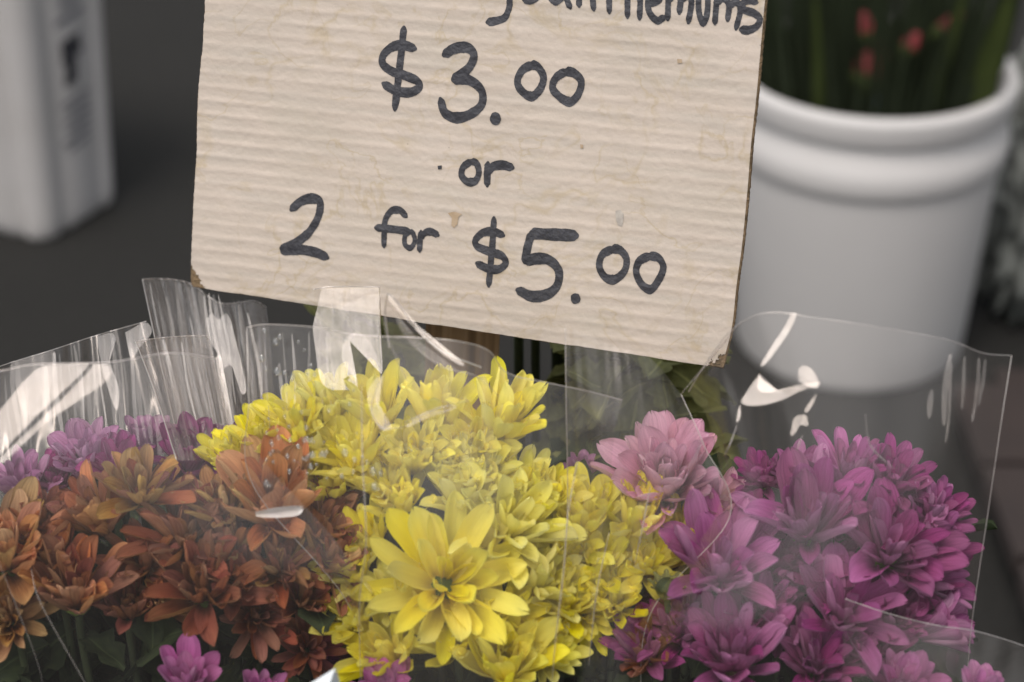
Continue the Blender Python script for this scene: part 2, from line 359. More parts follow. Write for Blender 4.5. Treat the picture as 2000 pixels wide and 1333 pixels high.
# ------------------------------------------------------------------ things at the right edge
def lump(name, c, sx, sy, sz, mat, seed, amp=.25, fr_=3.):
    bm = bmesh.new(); bmesh.ops.create_icosphere(bm, subdivisions=5, radius=1)
    for v in bm.verts:
        p = v.co.copy(); k = 1 + amp * (abs(mn.noise(p * fr_ + Vector((seed, 0, 0)))) * 2 - .6) + amp * .5 * mn.noise(p * fr_ * 3)
        v.co = Vector((p.x * k * sx, p.y * k * sy, max(p.z * k * sz, -sz * .8)))
    me = bpy.data.meshes.new(name); bm.to_mesh(me); bm.free(); me.materials.append(mat); me.polygons.foreach_set('use_smooth', [True] * len(me.polygons))
    o = link(name, me); o.location = c; return o
q = G(2010, 650); o = lump('plastic_bag', Vector((q.x + .01, q.y + .05, .17)), .075, .08, .20, simple('bag_plastic', (.27, .28, .26), .5, (.06, .065, .06), 14, .2), 4, .4, 4.)
tag(o, 'crumpled grey-white plastic bag standing behind the right side of the white pail', 'bag')
M_board = simple('brown_board', (.028, .019, .0165), .8, (.021, .0145, .013), 12, .3)
pal = link('brown_pallet', None); q = G(1900, 1000); pal.location = q
tag(pal, 'low pallet of dark reddish-brown planks on the ground at the right edge', 'pallet')
for k in range(5):
    y0 = -.55 + k * .155; a, b2, h0 = .0, .9, .05 + .002 * (k % 2)
    bm = bmesh.new(); bmesh.ops.create_cube(bm, size=1); bmesh.ops.scale(bm, vec=(.9, .142, .022), verts=bm.verts); bmesh.ops.bevel(bm, geom=bm.edges[:], offset=.003, segments=1)
    me = bpy.data.meshes.new('plank'); bm.to_mesh(me); bm.free(); me.materials.append(M_board)
    pl = link('plank', me, pal); pl.location = (.45, y0, h0)
for k in range(2):
    bm = bmesh.new(); bmesh.ops.create_cube(bm, size=1); bmesh.ops.scale(bm, vec=(.08, .9, .038), verts=bm.verts)
    me = bpy.data.meshes.new('bearer'); bm.to_mesh(me); bm.free(); me.materials.append(M_board)
    pl = link('bearer', me, pal); pl.location = (.1 + k * .7, -.24, .019)

# ------------------------------------------------------------------ the cardboard sign
BLp, BRp, TLp = P(375, 560, .815), P(1418, 716, .775), P(411, -180, .763)
SN = (BRp - BLp).cross(TLp - BLp).normalized()
if SN.dot(FW) > 0: SN = -SN
e1 = (onplane(1450, 415, BLp, SN) - onplane(400, 300, BLp, SN)).normalized(); e2 = SN.cross(e1).normalized()
if e2.z < 0: e2 = -e2
def st(px, py):
    q = onplane(px, py, BLp, SN) - BLp; return q.dot(e1), q.dot(e2)
FLUTE = .0056
def hgt(s, t_):
    tt = t_ + .0003 * nz(s * 14, 3.1) + .00016 * nz(s * 60, t_ * 30)
    ph = 2 * math.pi * tt / FLUTE
    amp = .00010 * (.75 + .6 * nz(s * 25, t_ * 60, 4.))
    return amp * (math.cos(ph) + .25 * math.cos(2 * ph)) + .00013 * nz(s * 90, t_ * 160, 1.) + .00006 * nz(s * 300, t_ * 400, 2.) + .0006 * nz(s * 12, t_ * 12, 9.)
def spt(s, t_, h): return BLp + e1 * s + e2 * t_ + SN * h
Lc = [(378, 560), (374, 545), (376, 470), (380, 380), (385, 300), (386, 230), (390, 160), (397, 90), (402, 0), (406, -90), (411, -180)]
Rc = [(1412, 719), (1432, 640), (1441, 560), (1452, 480), (1462, 380), (1470, 280), (1480, 190), (1488, 100), (1497, 0), (1507, -90), (1517, -180)]
NU, NV = 420, 330
Lr, Rr = catmull(Lc, NV + 1), catmull(Rc, NV + 1)
def board_grid(jit, grow, h0, relief=True, keep=None, seed=0.):
    vs, uv, fs = [], [], []
    for j in range(NV + 1):
        for i in range(NU + 1):
            u = i / NU; px = Lr[j].x * (1 - u) + Rr[j].x * u; py = Lr[j].y * (1 - u) + Rr[j].y * u
            if i == 0: px += jit * (nz(j * .35, seed) + nz(j * .08, seed)) - grow
            if i == NU: px += jit * (nz(j * .35, seed + 9) + .6 * nz(j * .9, seed)) + grow
            if j == 0: py += jit * (nz(i * .12, seed + 3) + 2 * nz(i * .03, seed + 3)) + grow
            s, t_ = st(px, py); vs.append(spt(s, t_, h0 + (hgt(s, t_) if relief else 0))); uv.append((s * 10, t_ * 10))
    for j in range(NV):
        for i in range(NU):
            if keep and not keep(i, j): continue
            a = j * (NU + 1) + i; fs.append((a, a + 1, a + NU + 2, a + NU + 1))
    return vs, uv, fs
def keepw(i, j):
    u = i / NU; px = Lr[j].x * (1 - u) + Rr[j].x * u; py = Lr[j].y * (1 - u) + Rr[j].y * u
    jj = 5 * nz(px * .12, py * .12) + 3 * nz(px * .4, py * .4)
    if (px - 375) + (560 - py) * .62 < 24 + jj: return False
    a = (1440 - px) * .55 + (722 - py) + (4 if px < 1395 else 0)
    if a < 45 + 2.6 * jj and px > 1350: return False
    if px > Rr[j].x - 3 - 1.5 * abs(nz(py * .03)) + .12 * jj: return False
    return True
def liner_mat():
    m, t, out = newmat('white_liner'); b = N(t, 'ShaderNodeBsdfPrincipled', Roughness=.62); b.inputs['Specular IOR Level'].default_value = .3
    uv = N(t, 'ShaderNodeUVMap'); U = uv.outputs[0]
    def nse(scale, det=5., vec=None, dist=0.):
        n = N(t, 'ShaderNodeTexNoise', Scale=scale, Detail=det); n.inputs['Distortion'].default_value = dist; t.links.new(vec or U, n.inputs['Vector']); return n.outputs[0]
    c = ramp(t, nse(2.2, 4.), [(.3, (.455, .390, .330)), (.7, (.505, .434, .374))])
    # greyish smudges and grime that runs along the flutes
    gm = nse(1., 6., scaled(t, U, (2.5, 14., 1)))
    c = mix(t, ramp(t, gm, [(.48, 0.), (.70, .42)]), c, (.40, .365, .32))
    gs = nse(3.3, 7., scaled(t, U, (1, 1.3, 1)), .6)
    c = mix(t, ramp(t, gs, [(.52, 0.), (.75, .42)]), c, (.43, .385, .32))
    # darker lines along the flute grooves
    sx = N(t, 'ShaderNodeSeparateXYZ'); t.links.new(U, sx.inputs[0])
    wob = math_(t, 'MULTIPLY', math_(t, 'SUBTRACT', nse(1., 2., scaled(t, U, (2, .5, 1))), .5), .012)
    ph = math_(t, 'MULTIPLY', math_(t, 'ADD', sx.outputs[1], wob), 2 * math.pi / (FLUTE * 10))
    wv = math_(t, 'MULTIPLY', math_(t, 'SUBTRACT', 1., math_(t, 'ADD', math_(t, 'MULTIPLY', math_(t, 'COSINE', math_(t, 'ADD', ph, .5)), .5), .5)), 1.)
    wv = math_(t, 'POWER', wv, 3.)
    brk = ramp(t, nse(1., 4., scaled(t, U, (4, 9, 1))), [(.35, .04), (.65, .26)])
    c = mix(t, math_(t, 'MULTIPLY', wv, brk), c, (.36, .33, .28))
    # thin dried-water tide marks
    for sc_, th, off in ((2.1, .022, 0.), (3.7, .016, 5.), (1.3, .010, 9.), (2.9, .018, 13.)):
        mp = N(t, 'ShaderNodeMapping'); mp.inputs['Location'].default_value = (off, off, 0); t.links.new(U, mp.inputs[0])
        k = nse(sc_, 5., mp.outputs[0], .5)
        d = math_(t, 'ABSOLUTE', math_(t, 'SUBTRACT', k, .56))
        msk = ramp(t, d, [(0., 1.), (th, 0.)])
        gate = ramp(t, nse(2.7, 2., mp.outputs[0]), [(.42, 0.), (.62, .42)])
        c = mix(t, math_(t, 'MULTIPLY', msk, gate), c, (.36, .28, .16))
    # dark specks
    vo = N(t, 'ShaderNodeTexVoronoi', Scale=26.); t.links.new(U, vo.inputs['Vector'])
    spk = ramp(t, vo.outputs['Distance'], [(.05, 1.), (.10, 0.)]); gate = ramp(t, nse(2.2, 3.), [(.58, 0.), (.66, .6)])
    c = mix(t, math_(t, 'MULTIPLY', spk, gate), c, (.12, .11, .09))
    t.links.new(c, b.inputs['Base Color'])
    bp = N(t, 'ShaderNodeBump', Strength=.4, Distance=.0006); t.links.new(nse(45., 5.), bp.inputs['Height']); t.links.new(bp.outputs[0], b.inputs['Normal'])
    t.links.new(b.outputs[0], out.inputs[0]); return m
M_brown = simple('kraft_board', (.24, .165, .095), .85, (.11, .078, .045), 190, .5, .2, 900)
sign = link('cardboard_sign', None); sign.location = BLp
tag(sign, 'weathered white corrugated cardboard price sign hand-lettered in black marker above the flowers', 'sign')
def local(vs, o=BLp): return [Vector(v) - o for v in vs]
vs, uv, fs = board_grid(1.0, 0, .0006, True, keepw, 1.)
link('white_face', mesh('white_face', local(vs), fs, liner_mat(), uv), sign)
vs, uv, fs = board_grid(1.2, 1.0, 0, True, None, 5.)
# side walls of the board
ring = [i for i in range(NU + 1)] + [j * (NU + 1) + NU for j in range(1, NV + 1)] + [NV * (NU + 1) + i for i in range(NU - 1, -1, -1)] + [j * (NU + 1) for j in range(NV - 1, 0, -1)]
b0 = len(vs)
for k in ring: vs.append(vs[k] - SN * .0016 + (e1 * .0003 * nz(k * .7))); uv.append(uv[k])
for k in ring: vs.append(vs[k] - SN * .0040 + (e1 * .0002 * nz(k * .9))); uv.append(uv[k])
n = len(ring)
for a in range(n):
    b_ = (a + 1) % n; fs.append((ring[a], b0 + a, b0 + b_, ring[b_])); fs.append((b0 + a, b0 + n + a, b0 + n + b_, b0 + b_))
fs.append(tuple(b0 + n + a for a in range(n)))
link('board', mesh('board', local(vs), fs, M_brown, uv), sign)

M_ink = simple('marker_ink', (.030, .030, .036), .5, (.050, .050, .058), 160, .3, .4)
_lift = [0]
def stroke_geo(pts, wd, vs, fs, nib=.35):
    n = max(8, int(len(pts) * 9)); C = catmull([(a, b_, 0) for a, b_ in pts], n); _lift[0] += 1; wd *= 1.55
    lift = .0006 + .00016 + .00002 * (_lift[0] % 4); b0 = len(vs); K = 4
    # spread samples past both ends so the strokes end round
    for i, p in enumerate(C):
        d = C[min(i + 1, n - 1)] - C[max(i - 1, 0)]; d.normalize(); nn = Vector((-d.y, d.x, 0))
        ww = wd * (1 - nib * abs(d.y)) * (1 + .10 * nz(p.x * .06, p.y * .06, 3)) * .5
        e = min(i, n - 1 - i); ww *= (.62, .86, .96)[e] if e < 3 else 1
        for k in range(K + 1):
            u = k / K * 2 - 1; ed = .5 * nz(p.x * .3, p.y * .3, k) if abs(u) == 1 else 0
            q = p + nn * (ww * u + ed)
            if e == 0: q = q + d * ((-1 if i == 0 else 1) * (1 - u * u) * wd * .22)
            s, t_ = st(q.x, q.y); vs.append(spt(s, t_, hgt(s, t_) + lift))
    for i in range(n - 1):
        for k in range(K): a = b0 + i * (K + 1) + k; fs.append((a, a + 1, a + K + 2, a + K + 1))
def char(name, strokes, wd=15, T=lambda x, y: (360 + x / 1.66667, y / 1.66667), label=None):
    vs, fs = [], []
    for s_ in strokes: stroke_geo([T(*p) for p in s_], wd, vs, fs)
    o = link(name, mesh(name, local(vs), fs, M_ink), sign)
    if label: o['label'] = label
def dot(name, x, y, r, T=lambda x, y: (360 + x / 1.66667, y / 1.66667)):
    cx_, cy_ = T(x, y); vs = []; fs = []; s, t_ = st(cx_, cy_); vs.append(spt(s, t_, hgt(s, t_) + .0009))
    for ring_ in (.5, 1):
        for k in range(24):
            a = k / 24 * 6.283; rr_ = r * ring_ * (1 + .12 * nz(math.cos(a) * 1.5, math.sin(a) * 1.5, x)); s, t_ = st(cx_ + rr_ * math.cos(a) * .92, cy_ + rr_ * math.sin(a) * 1.05); vs.append(spt(s, t_, hgt(s, t_) + .0009))
    for k in range(24): fs.append((0, 1 + k, 1 + (k + 1) % 24)); fs.append((1 + k, 25 + k, 25 + (k + 1) % 24, 1 + (k + 1) % 24))
    link(name, mesh(name, local(vs), fs, M_ink), sign)
char('dollar_sign', [[(752, 158), (715, 147), (680, 152), (650, 178), (648, 208), (678, 232), (722, 246), (760, 264), (765, 285), (735, 300), (690, 295), (650, 272)], [(716, 90), (710, 150), (700, 240), (687, 355)]], 13.5)
char('digit', [[(848, 178), (880, 158), (920, 154), (944, 176), (935, 210), (908, 238), (878, 256)], [(878, 258), (915, 256), (950, 272), (972, 302), (968, 342), (930, 372), (885, 382), (850, 365), (836, 322)]], 15)
dot('decimal_point', 1015, 385, 12)
char('digit', [[(1135, 208), (1100, 230), (1086, 268), (1105, 300), (1135, 312), (1162, 285), (1170, 248), (1152, 218), (1128, 208)]], 13.5)
char('digit', [[(1245, 230), (1212, 252), (1200, 285), (1224, 315), (1258, 330), (1284, 305), (1293, 264), (1270, 238), (1242, 230)]], 13.5)
char('letter', [[(937, 522), (910, 543), (905, 570), (925, 590), (950, 586), (961, 560), (954, 532), (935, 522)]], 11.5)
char('letter', [[(990, 530), (988, 565), (988, 602)], [(990, 560), (1008, 541), (1038, 536), (1070, 545)]], 13)
char('digit', [[(350, 682), (380, 656), (415, 646), (442, 658), (438, 702), (410, 752), (365, 790), (322, 812), (378, 812), (430, 822), (466, 838)]], 14)
char('letter', [[(724, 704), (704, 684), (676, 686), (656, 715), (652, 760), (652, 802)], [(625, 740), (670, 744), (735, 752)]], 10.5)
char('letter', [[(737, 750), (720, 768), (721, 795), (738, 805), (752, 785), (747, 760), (735, 750)]], 9)
char('letter', [[(772, 752), (769, 785), (768, 816)], [(770, 775), (785, 757), (805, 753), (828, 764)]], 10.5)
char('dollar_sign', [[(1040, 765), (1010, 753), (975, 756), (950, 780), (956, 800), (990, 815), (1035, 831), (1048, 855), (1025, 874), (990, 872), (955, 855)], [(1010, 708), (1006, 780), (1000, 850), (993, 928)]], 12)
char('digit', [[(1278, 766), (1230, 763), (1180, 761), (1132, 758)], [(1132, 758), (1120, 800), (1110, 850)], [(1112, 850), (1150, 840), (1190, 846), (1220, 880), (1216, 926), (1185, 955), (1135, 963), (1088, 942)]], 15.5)
dot('decimal_point', 1275, 970, 10.5)
char('digit', [[(1397, 808), (1362, 828), (1352, 865), (1370, 900), (1403, 908), (1434, 880), (1440, 840), (1420, 814), (1393, 808)]], 13)
char('digit', [[(1517, 830), (1482, 850), (1472, 885), (1490, 925), (1520, 940), (1548, 905), (1560, 868), (1545, 840), (1513, 830)]], 13)
TT = lambda x, y: (900 + x / 3.2258, y / 3.2258)
for ss in ([[(200, -160), (240, -60), (300, -50)], [(330, -200), (312, -20), (306, 50), (280, 108), (235, 128), (170, 140)]],
           [[(500, -120), (430, -100), (450, -55), (490, -30), (450, 0), (400, -5)]],
           [[(650, -110), (580, -90), (565, -30), (600, 8), (645, -20)], [(655, -110), (665, -20), (692, 48)]],
           [[(735, -110), (745, -20), (748, 38)], [(745, -60), (790, -100), (825, -50), (840, 60)]],
           [[(925, -190), (935, -40), (938, 78)], [(880, -110), (930, -112), (990, -105)]],
           [[(1050, -180), (1052, -20), (1052, 108)], [(1055, -20), (1100, -60), (1130, -10), (1128, 118)]],
           [[(1185, 28), (1250, -2), (1245, -45), (1200, -40), (1180, 20), (1195, 85), (1240, 128), (1285, 105)]],
           [[(1310, -50), (1308, 30), (1305, 122)], [(1312, 0), (1352, -35), (1385, -5), (1378, 82)], [(1388, 0), (1430, -25), (1455, 10), (1435, 142)]],
           [[(1500, -45), (1500, 60), (1525, 142), (1552, 90), (1560, -30)]],
           [[(1615, -20), (1608, 60), (1602, 148)], [(1615, 20), (1655, -12), (1690, 30), (1682, 128)], [(1692, 40), (1735, 12), (1762, 60), (1735, 182)]],
           [[(1865, 15), (1815, 0), (1778, 25), (1790, 62), (1845, 82), (1885, 118), (1865, 165), (1815, 188), (1765, 186)]]):
    char('letter', ss, 11.5, TT)
# chips of marker / torn spots on the face
def spot(x0, y0, pts, mt, nm):
    vs = [spt(*st(x0 + a, y0 + b_), hgt(*st(x0 + a, y0 + b_)) + .00095) for a, b_ in pts]; c = sum(vs, Vector()) / len(vs); vs.append(c); n = len(pts)
    link(nm, mesh(nm, local(vs), [(k, (k + 1) % n, n) for k in range(n)], mt), sign)
M_spot = simple('brown_scuff', (.34, .25, .16), .8, (.42, .33, .24), 300); M_spot2 = simple('grey_scuff', (.33, .30, .27), .8, (.45, .41, .36), 400)
spot(890, 425, [(-14, -10), (0, -13), (14, -8), (7, -2), (5, 12), (-2, 19), (-7, 14), (-6, 0)], M_spot, 'scuff')
spot(1211, 425, [(-8, -14), (2, -16), (8, -8), (7, 6), (4, 16), (-3, 14), (-7, 4)], M_spot2, 'scuff')
spot(1137, 285, [(-3, -4), (3, -3), (3, 4), (-2, 4)], M_spot, 'scuff'); spot(860, 326, [(-4, -3), (4, -4), (4, 3), (-3, 4)], M_ink, 'scuff')
spot(1328, 119, [(-5, -4), (4, -4), (5, 4), (-4, 4)], M_spot, 'scuff')
# stake
def wood():
    m, t, out = newmat('weathered_wood'); b = N(t, 'ShaderNodeBsdfPrincipled', Roughness=.7); tc = N(t, 'ShaderNodeTexCoord')
    n = N(t, 'ShaderNodeTexNoise', Scale=1., Detail=8.); t.links.new(scaled(t, tc.outputs['Object'], (260, 260, 9)), n.inputs['Vector'])
    t.links.new(ramp(t, n.outputs[0], [(.3, (.13, .075, .035)), (.5, (.27, .165, .08)), (.72, (.40, .26, .14))]), b.inputs['Base Color'])
    t.links.new(b.outputs[0], out.inputs[0]); return m
bm = bmesh.new(); bmesh.ops.create_cube(bm, size=1); bmesh.ops.scale(bm, vec=(.031, .012, .75), verts=bm.verts); bmesh.ops.bevel(bm, geom=bm.edges[:], offset=.0012, segments=2)
me = bpy.data.meshes.new('stake'); bm.to_mesh(me); bm.free(); me.materials.append(wood())
sk = link('wooden_stake', me, sign); q = P(905, 700, .835); sk.location = q - BLp + Vector((-.0085, .0, -.18)); sk.rotation_euler = (R(-3), R(2.5), 0)

# ------------------------------------------------------------------ chrysanthemums
def petal_mesh(name, mat, Wd, cup, curl, seed, tipn=.0, nu=6, nv=12):
    rr = random.Random(seed); vs, fs, uv = [], [], []; sk_ = rr.uniform(-.10, .10); wv = rr.uniform(.4, 1); ph = rr.uniform(0, 6)
    for j in range(nv + 1):
        v = 1 - (1 - j / nv) ** 1.8; f = (.36 + .64 * math.sin(min(v / .56, 1) * math.pi / 2)); 
        if v > .70: f *= math.sqrt(max(0, 1 - ((v - .70) / .302) ** 2.4))
        f = max(f, .10); ww = Wd * .5 * f
        for i in range(nu + 1):
            u = i / nu * 2 - 1; y = v - (tipn * (1 - abs(abs(u) - .5) * 2) * -.5 * v ** 8 + tipn * (1 - abs(u)) ** 2 * v ** 6)
            z = cup * u * u * ww * (1.1 - .4 * v) + curl * v * v + .012 * math.cos(u * math.pi * 2.5) * min(1, f * 1.4) * (1 - v * .6)
            z += .022 * wv * math.sin(v * 5 + u * 1.4 + ph) * v
            z += .016 * mn.noise(Vector((u * 2.2, v * 5, seed)));
            x = u * ww * (1 - .06 * cup) * (1 + .10 * mn.noise(Vector((u * 1.5, v * 6, seed + 50)))) + sk_ * v * v
            vs.append(Vector((x, y, z))); uv.append((i / nu, v))
    for j in range(nv):
        for i in range(nu): a = j * (nu + 1) + i; fs.append((a, a + 1, a + nu + 2, a + nu + 1))
    return mesh(name, vs, fs, mat, uv)
PB = {}
for kind, mt in PM.items():
    PB[kind] = [petal_mesh('petal', mt, random.uniform(.27, .35), random.uniform(.6, 1.4), random.uniform(-.04, .28), 100 + k, random.uniform(0, .12)) for k in range(12)]
PW = {k: [petal_mesh('petal', PM[k], random.uniform(.40, .48), random.uniform(.5, 1.0), random.uniform(-.10, .20), 300 + j, .05) for j in range(5)] for k in ('gold', 'lilac', 'orange', 'purple', 'magenta', 'blush', 'mauve')}
def dome(name, mat, r, h, fl=True):
    vs, fs = [Vector((0, 0, h))], []; n = 20; rings = 7
    for j in range(1, rings + 1):
        a = j / rings * math.pi / 2
        for k in range(n):
            t_ = k / n * 6.283; b_ = 1 + (.10 * ((k + j) % 2) if fl else 0); vs.append(Vector((r * math.sin(a) * math.cos(t_) * b_, r * math.sin(a) * math.sin(t_) * b_, h * math.cos(a) * b_)))
    for k in range(n): fs.append((0, 1 + k, 1 + (k + 1) % n))
    for j in range(rings - 1):
        for k in range(n): a = 1 + j * n; fs.append((a + k, a + n + k, a + n + (k + 1) % n, a + (k + 1) % n))
    return mesh(name, vs, fs, mat)
D_g, D_y = dome('disc', M_disc, .17, .09), dome('disc', M_discy, .15, .09)
D_cal = dome('calyx', M_stem, .16, -.17, False)
def leaf_mesh(name, mat, seed):
    rr = random.Random(seed); vs, fs, uv = [], [], []; nv, nu = 12, 6
    for j in range(nv + 1):
        v = j / nv; ww = .30 * math.sin(math.pi * (v * .93 + .04)) ** .8 * (1 + .28 * math.sin(v * 19 + seed)); 
        for i in range(nu + 1):
            u = i / nu * 2 - 1; vs.append(Vector((u * ww, v, .22 * abs(u) * ww * 2 - .25 * v * v + .03 * math.sin(v * 9 + u * 3 + seed)))); uv.append((i / nu, v))
    for j in range(nv):
        for i in range(nu): a = j * (nu + 1) + i; fs.append((a, a + 1, a + nu + 2, a + nu + 1))
    return mesh(name, vs, fs, mat, uv)
LB = [leaf_mesh('leaf', M_leaf, k) for k in range(4)]; LO = [leaf_mesh('leaf', M_leaf_l, k + 9) for k in range(4)]

def flower(px, py, d, rpx, lx, ly, opn, kind, label, cat='chrysanthemum', group=None, wide=0., disc='g', count=(13, 11, 8), seed=None, stem_to=None, rag=.0, leaves=2, mixk=None, nostem=False):
    """disc centre at pixel px,py and distance d; rpx petal length in photo px; face tilts lx right, ly towards the camera (degrees); opn = how flat it lies open (0 shut .. 1 flat)"""
    rr = random.Random(seed if seed is not None else int(px * 13 + py * 7)); d = dm(d); c = P(px, py, d); Rm = rpx * (1.16 if group == GO else 1.18 if (group == GY and rpx < 160) else 1.15 if group == GP else 1.22 if group == GM else 1.07) * d / FPX; opn *= (1.08 if group == GP else .92); ly = ly * .6 - 3 if ly < 50 else ly - 8
    root = link('chrysanthemum', None); root.location = c
    nrm = Vector((math.sin(R(lx)), -math.sin(R(ly)) * math.cos(R(lx)), math.cos(R(ly)) * math.cos(R(lx)))).normalized()
    root.rotation_mode = 'QUATERNION'; root.rotation_quaternion = nrm.to_track_quat('Z', 'Y')
    tag(root, label, cat, group)
    for ri, cnt in enumerate(count):
        el0 = [78, 84, 88][ri] * (1 - opn) + [16, 36, 58][ri] * opn; ln0 = [1, .90, .70][ri]; off = rr.uniform(0, 6.28)
        for k in range(cnt):
            az = off + 6.283 * (k + rr.uniform(-.28, .28)) / cnt
            el = R(el0 + rr.gauss(0, (11, 7, 5)[ri] + 22 * rag)); ln = ln0 * rr.uniform(.86, 1.10) * Rm
            kk = mixk if (mixk and rr.random() < .3) else kind
            bank = PW[kk] if (kk in PW and rr.random() < wide) else PB[kk]
            p = link('petal', rr.choice(bank), root); r0 = Rm * [.13, .10, .07][ri]
            p.location = (r0 * -math.sin(az), r0 * math.cos(az), Rm * [-.03, .0, .03][ri] + rr.uniform(-.01, .01) * Rm)
            p.rotation_mode = 'QUATERNION'
            p.rotation_quaternion = Quaternion((0, 0, 1), az) @ Quaternion((1, 0, 0), el) @ Quaternion((0, 1, 0), R(rr.gauss(0, 9 + 25 * rag)))
            p.scale = (ln * rr.uniform(.80, 1.02), ln, ln)
    if disc:
        q_ = link('disc', D_g if disc == 'g' else D_y, root); q_.scale = (Rm,) * 3
    q_ = link('calyx', D_cal, root); q_.scale = (Rm,) * 3; q_.location = (0, 0, -.02 * Rm)
    if not nostem:
        bot = stem_to or (c + Vector((0, .02, -.22))); inv = nrm.to_track_quat('Z', 'Y').inverted()
        pts = catmull([tuple(inv @ v) for v in (-nrm * Rm * .15, -nrm * Rm * .7 + Vector((0, 0, -.01)), (bot - c) * .5 + Vector((0, .0, .01)), bot - c)], 9)
        v_, f_ = tube_geo(pts, .0016, 6); link('stem', mesh('stem', v_, f_, M_stem), root)
        for k in range(leaves):
            l_ = link('leaf', rr.choice(LB), root); l_.location = inv @ (-nrm * Rm * (.8 + .7 * k) + Vector((0, 0, -.012 * k))); l_.rotation_mode = 'QUATERNION'
            l_.rotation_quaternion = inv @ (Quaternion((0, 0, 1), rr.uniform(0, 6.28)) @ Quaternion((1, 0, 0), R(rr.uniform(-30, 25)))); s_ = rr.uniform(.020, .030); l_.scale = (s_,) * 3
    return root
def foliage(name, label, x0, x1, y0, y1, depth, n, bank, seed, thick=.06, size=(.025, .045), down=.0):
    rr = random.Random(seed); vs, fs, uv = [], [], []
    for _ in range(n):
        px, py = rr.uniform(x0, x1), rr.uniform(y0, y1); c = P(px, py, depth(px, py) + rr.uniform(0, thick)) + Vector((0, 0, -down))
        me = rr.choice(bank); s_ = rr.uniform(*size); qn = Quaternion((0, 0, 1), rr.uniform(0, 6.28)) @ Quaternion((1, 0, 0), R(rr.uniform(-60, 60))) @ Quaternion((0, 1, 0), R(rr.uniform(-50, 50)))
        b0 = len(vs)
        for v in me.vertices: vs.append(c + qn @ (v.co * s_))
        u_ = {}
        for l in me.loops: u_[l.vertex_index] = tuple(me.uv_layers[0].data[l.index].uv)
        uv += [u_[k] for k in range(len(me.vertices))]; fs += [tuple(b0 + k for k in p.vertices) for p in me.polygons]
    o = link(name, mesh(name, vs, fs, bank[0].materials[0], uv)); tag(o, label, kind='stuff'); return o

GY, GO, GM, GP, GB = 'yellow chrysanthemums in the middle bunch', 'orange and rust chrysanthemums in the left bunch', 'mauve and magenta chrysanthemums behind the orange ones', 'purple chrysanthemums in the right bunch', 'pink chrysanthemums of the front row at the bottom edge'
F = flower
# --- orange / rust bunch
F(540, 1018, .662, 145, 0, 26, .46, 'orange', 'large pale orange flower with a fallen white petal on its centre', group=GO, mixk='gold', wide=.6, rag=.10, count=(13, 8, 5), seed=5)
F(278, 978, .665, 96, 0, 22, .62, 'gold', 'golden-brown flower with one upright pale broad petal at the top of the left bunch', group=GO, wide=.6, rag=.25, mixk='rust', count=(13, 8, 4))
F(15, 1105, .640, 135, 5, 34, .50, 'orange', 'bright orange flower with green centre cut by the left edge', group=GO, mixk='gold', wide=.2)
F(152, 1180, .635, 128, 6, 40, .45, 'rust', 'red-brown flower with green centre, lower left of the orange bunch', group=GO, wide=.2, mixk='orange', rag=.1)
F(400, 1165, .635, 128, 0, 42, .62, 'rust', 'dark rust flower with a green centre below the middle of the orange bunch', group=GO, rag=.2, mixk='rust')
F(205, 1035, .665, 105, -20, 30, .55, 'rust', 'rust flower just under the golden-brown one, twisted petals', group=GO, rag=.35, mixk='orange', disc=None)
F(640, 1110, .650, 92, 28, 30, .6, 'rust', 'drooping rust and gold flower at the right side of the orange bunch', group=GO, rag=.4, mixk='gold')
F(545, 1115, .650, 95, 10, 35, .6, 'rust', 'rust flower below the large pale orange one', group=GO, rag=.35, mixk='gold', disc=None)
F(360, 1065, .665, 110, 5, 25, .55, 'rust', 'dark rust flower in the middle of the orange bunch', group=GO, rag=.25, mixk='rust', disc=None)
F(455, 1080, .668, 90, 0, 35, .5, 'rust', 'small rust flower left of the large pale orange one', group=GO, rag=.3, disc=None, mixk='gold')
F(20, 1215, .628, 85, 0, 50, .8, 'gold', 'golden-brown flower at the left edge under the bright orange one', group=GO, rag=.35, disc=None)
F(500, 1205, .665, 80, 10, 50, .7, 'rust', 'dim rust flower low under the orange bunch', group=GO, rag=.3, disc=None)
F(655, 985, .700, 60, 20, 20, .5, 'rust', 'small dark rust flower tucked behind the large pale orange one', group=GO, rag=.3, disc=None)
F(290, 1110, .66, 85, 0, 40, .6, 'rust', 'dark red-brown flower between the two lower green-centred rust flowers', group=GO, rag=.3, disc=None)
F(600, 1270, .69, 80, 10, 50, .8, 'rust', 'shaded rust flower hanging at the bottom between orange and yellow', group=GO, rag=.3, disc=None)
F(85, 1040, .68, 80, -5, 30, .6, 'rust', 'rust flower right of the bright orange one, half hidden', group=GO, rag=.3, disc=None)
# --- mauve bunch behind left
F(45, 975, .735, 80, 0, 20, .5, 'mauve', 'pale mauve flower at the left edge behind the orange bunch', group=GM, wide=.4)
F(185, 925, .745, 85, -10, 20, .5, 'mauve', 'pale mauve flower left of the golden-brown one', group=GM, wide=.4)
F(118, 955, .740, 60, -10, 20, .5, 'magenta', 'small dark magenta flower between two pale mauve ones', group=GM)
F(240, 935, .735, 72, 5, 22, .55, 'magenta', 'deep magenta flower directly left of the upright pale petal', group=GM, wide=.3)
F(375, 925, .745, 92, 5, 20, .5, 'magenta', 'deep magenta flower between the golden-brown and pale orange ones', group=GM, wide=.5)
F(290, 890, .765, 70, 0, 15, .5, 'mauve', 'pale mauve flower topmost of the bunch behind the golden-brown one', group=GM, wide=.5)
F(455, 890, .770, 60, 10, 20, .5, 'mauve', 'faint mauve flower between the magenta and the yellow flowers', group=GM, wide=.5)
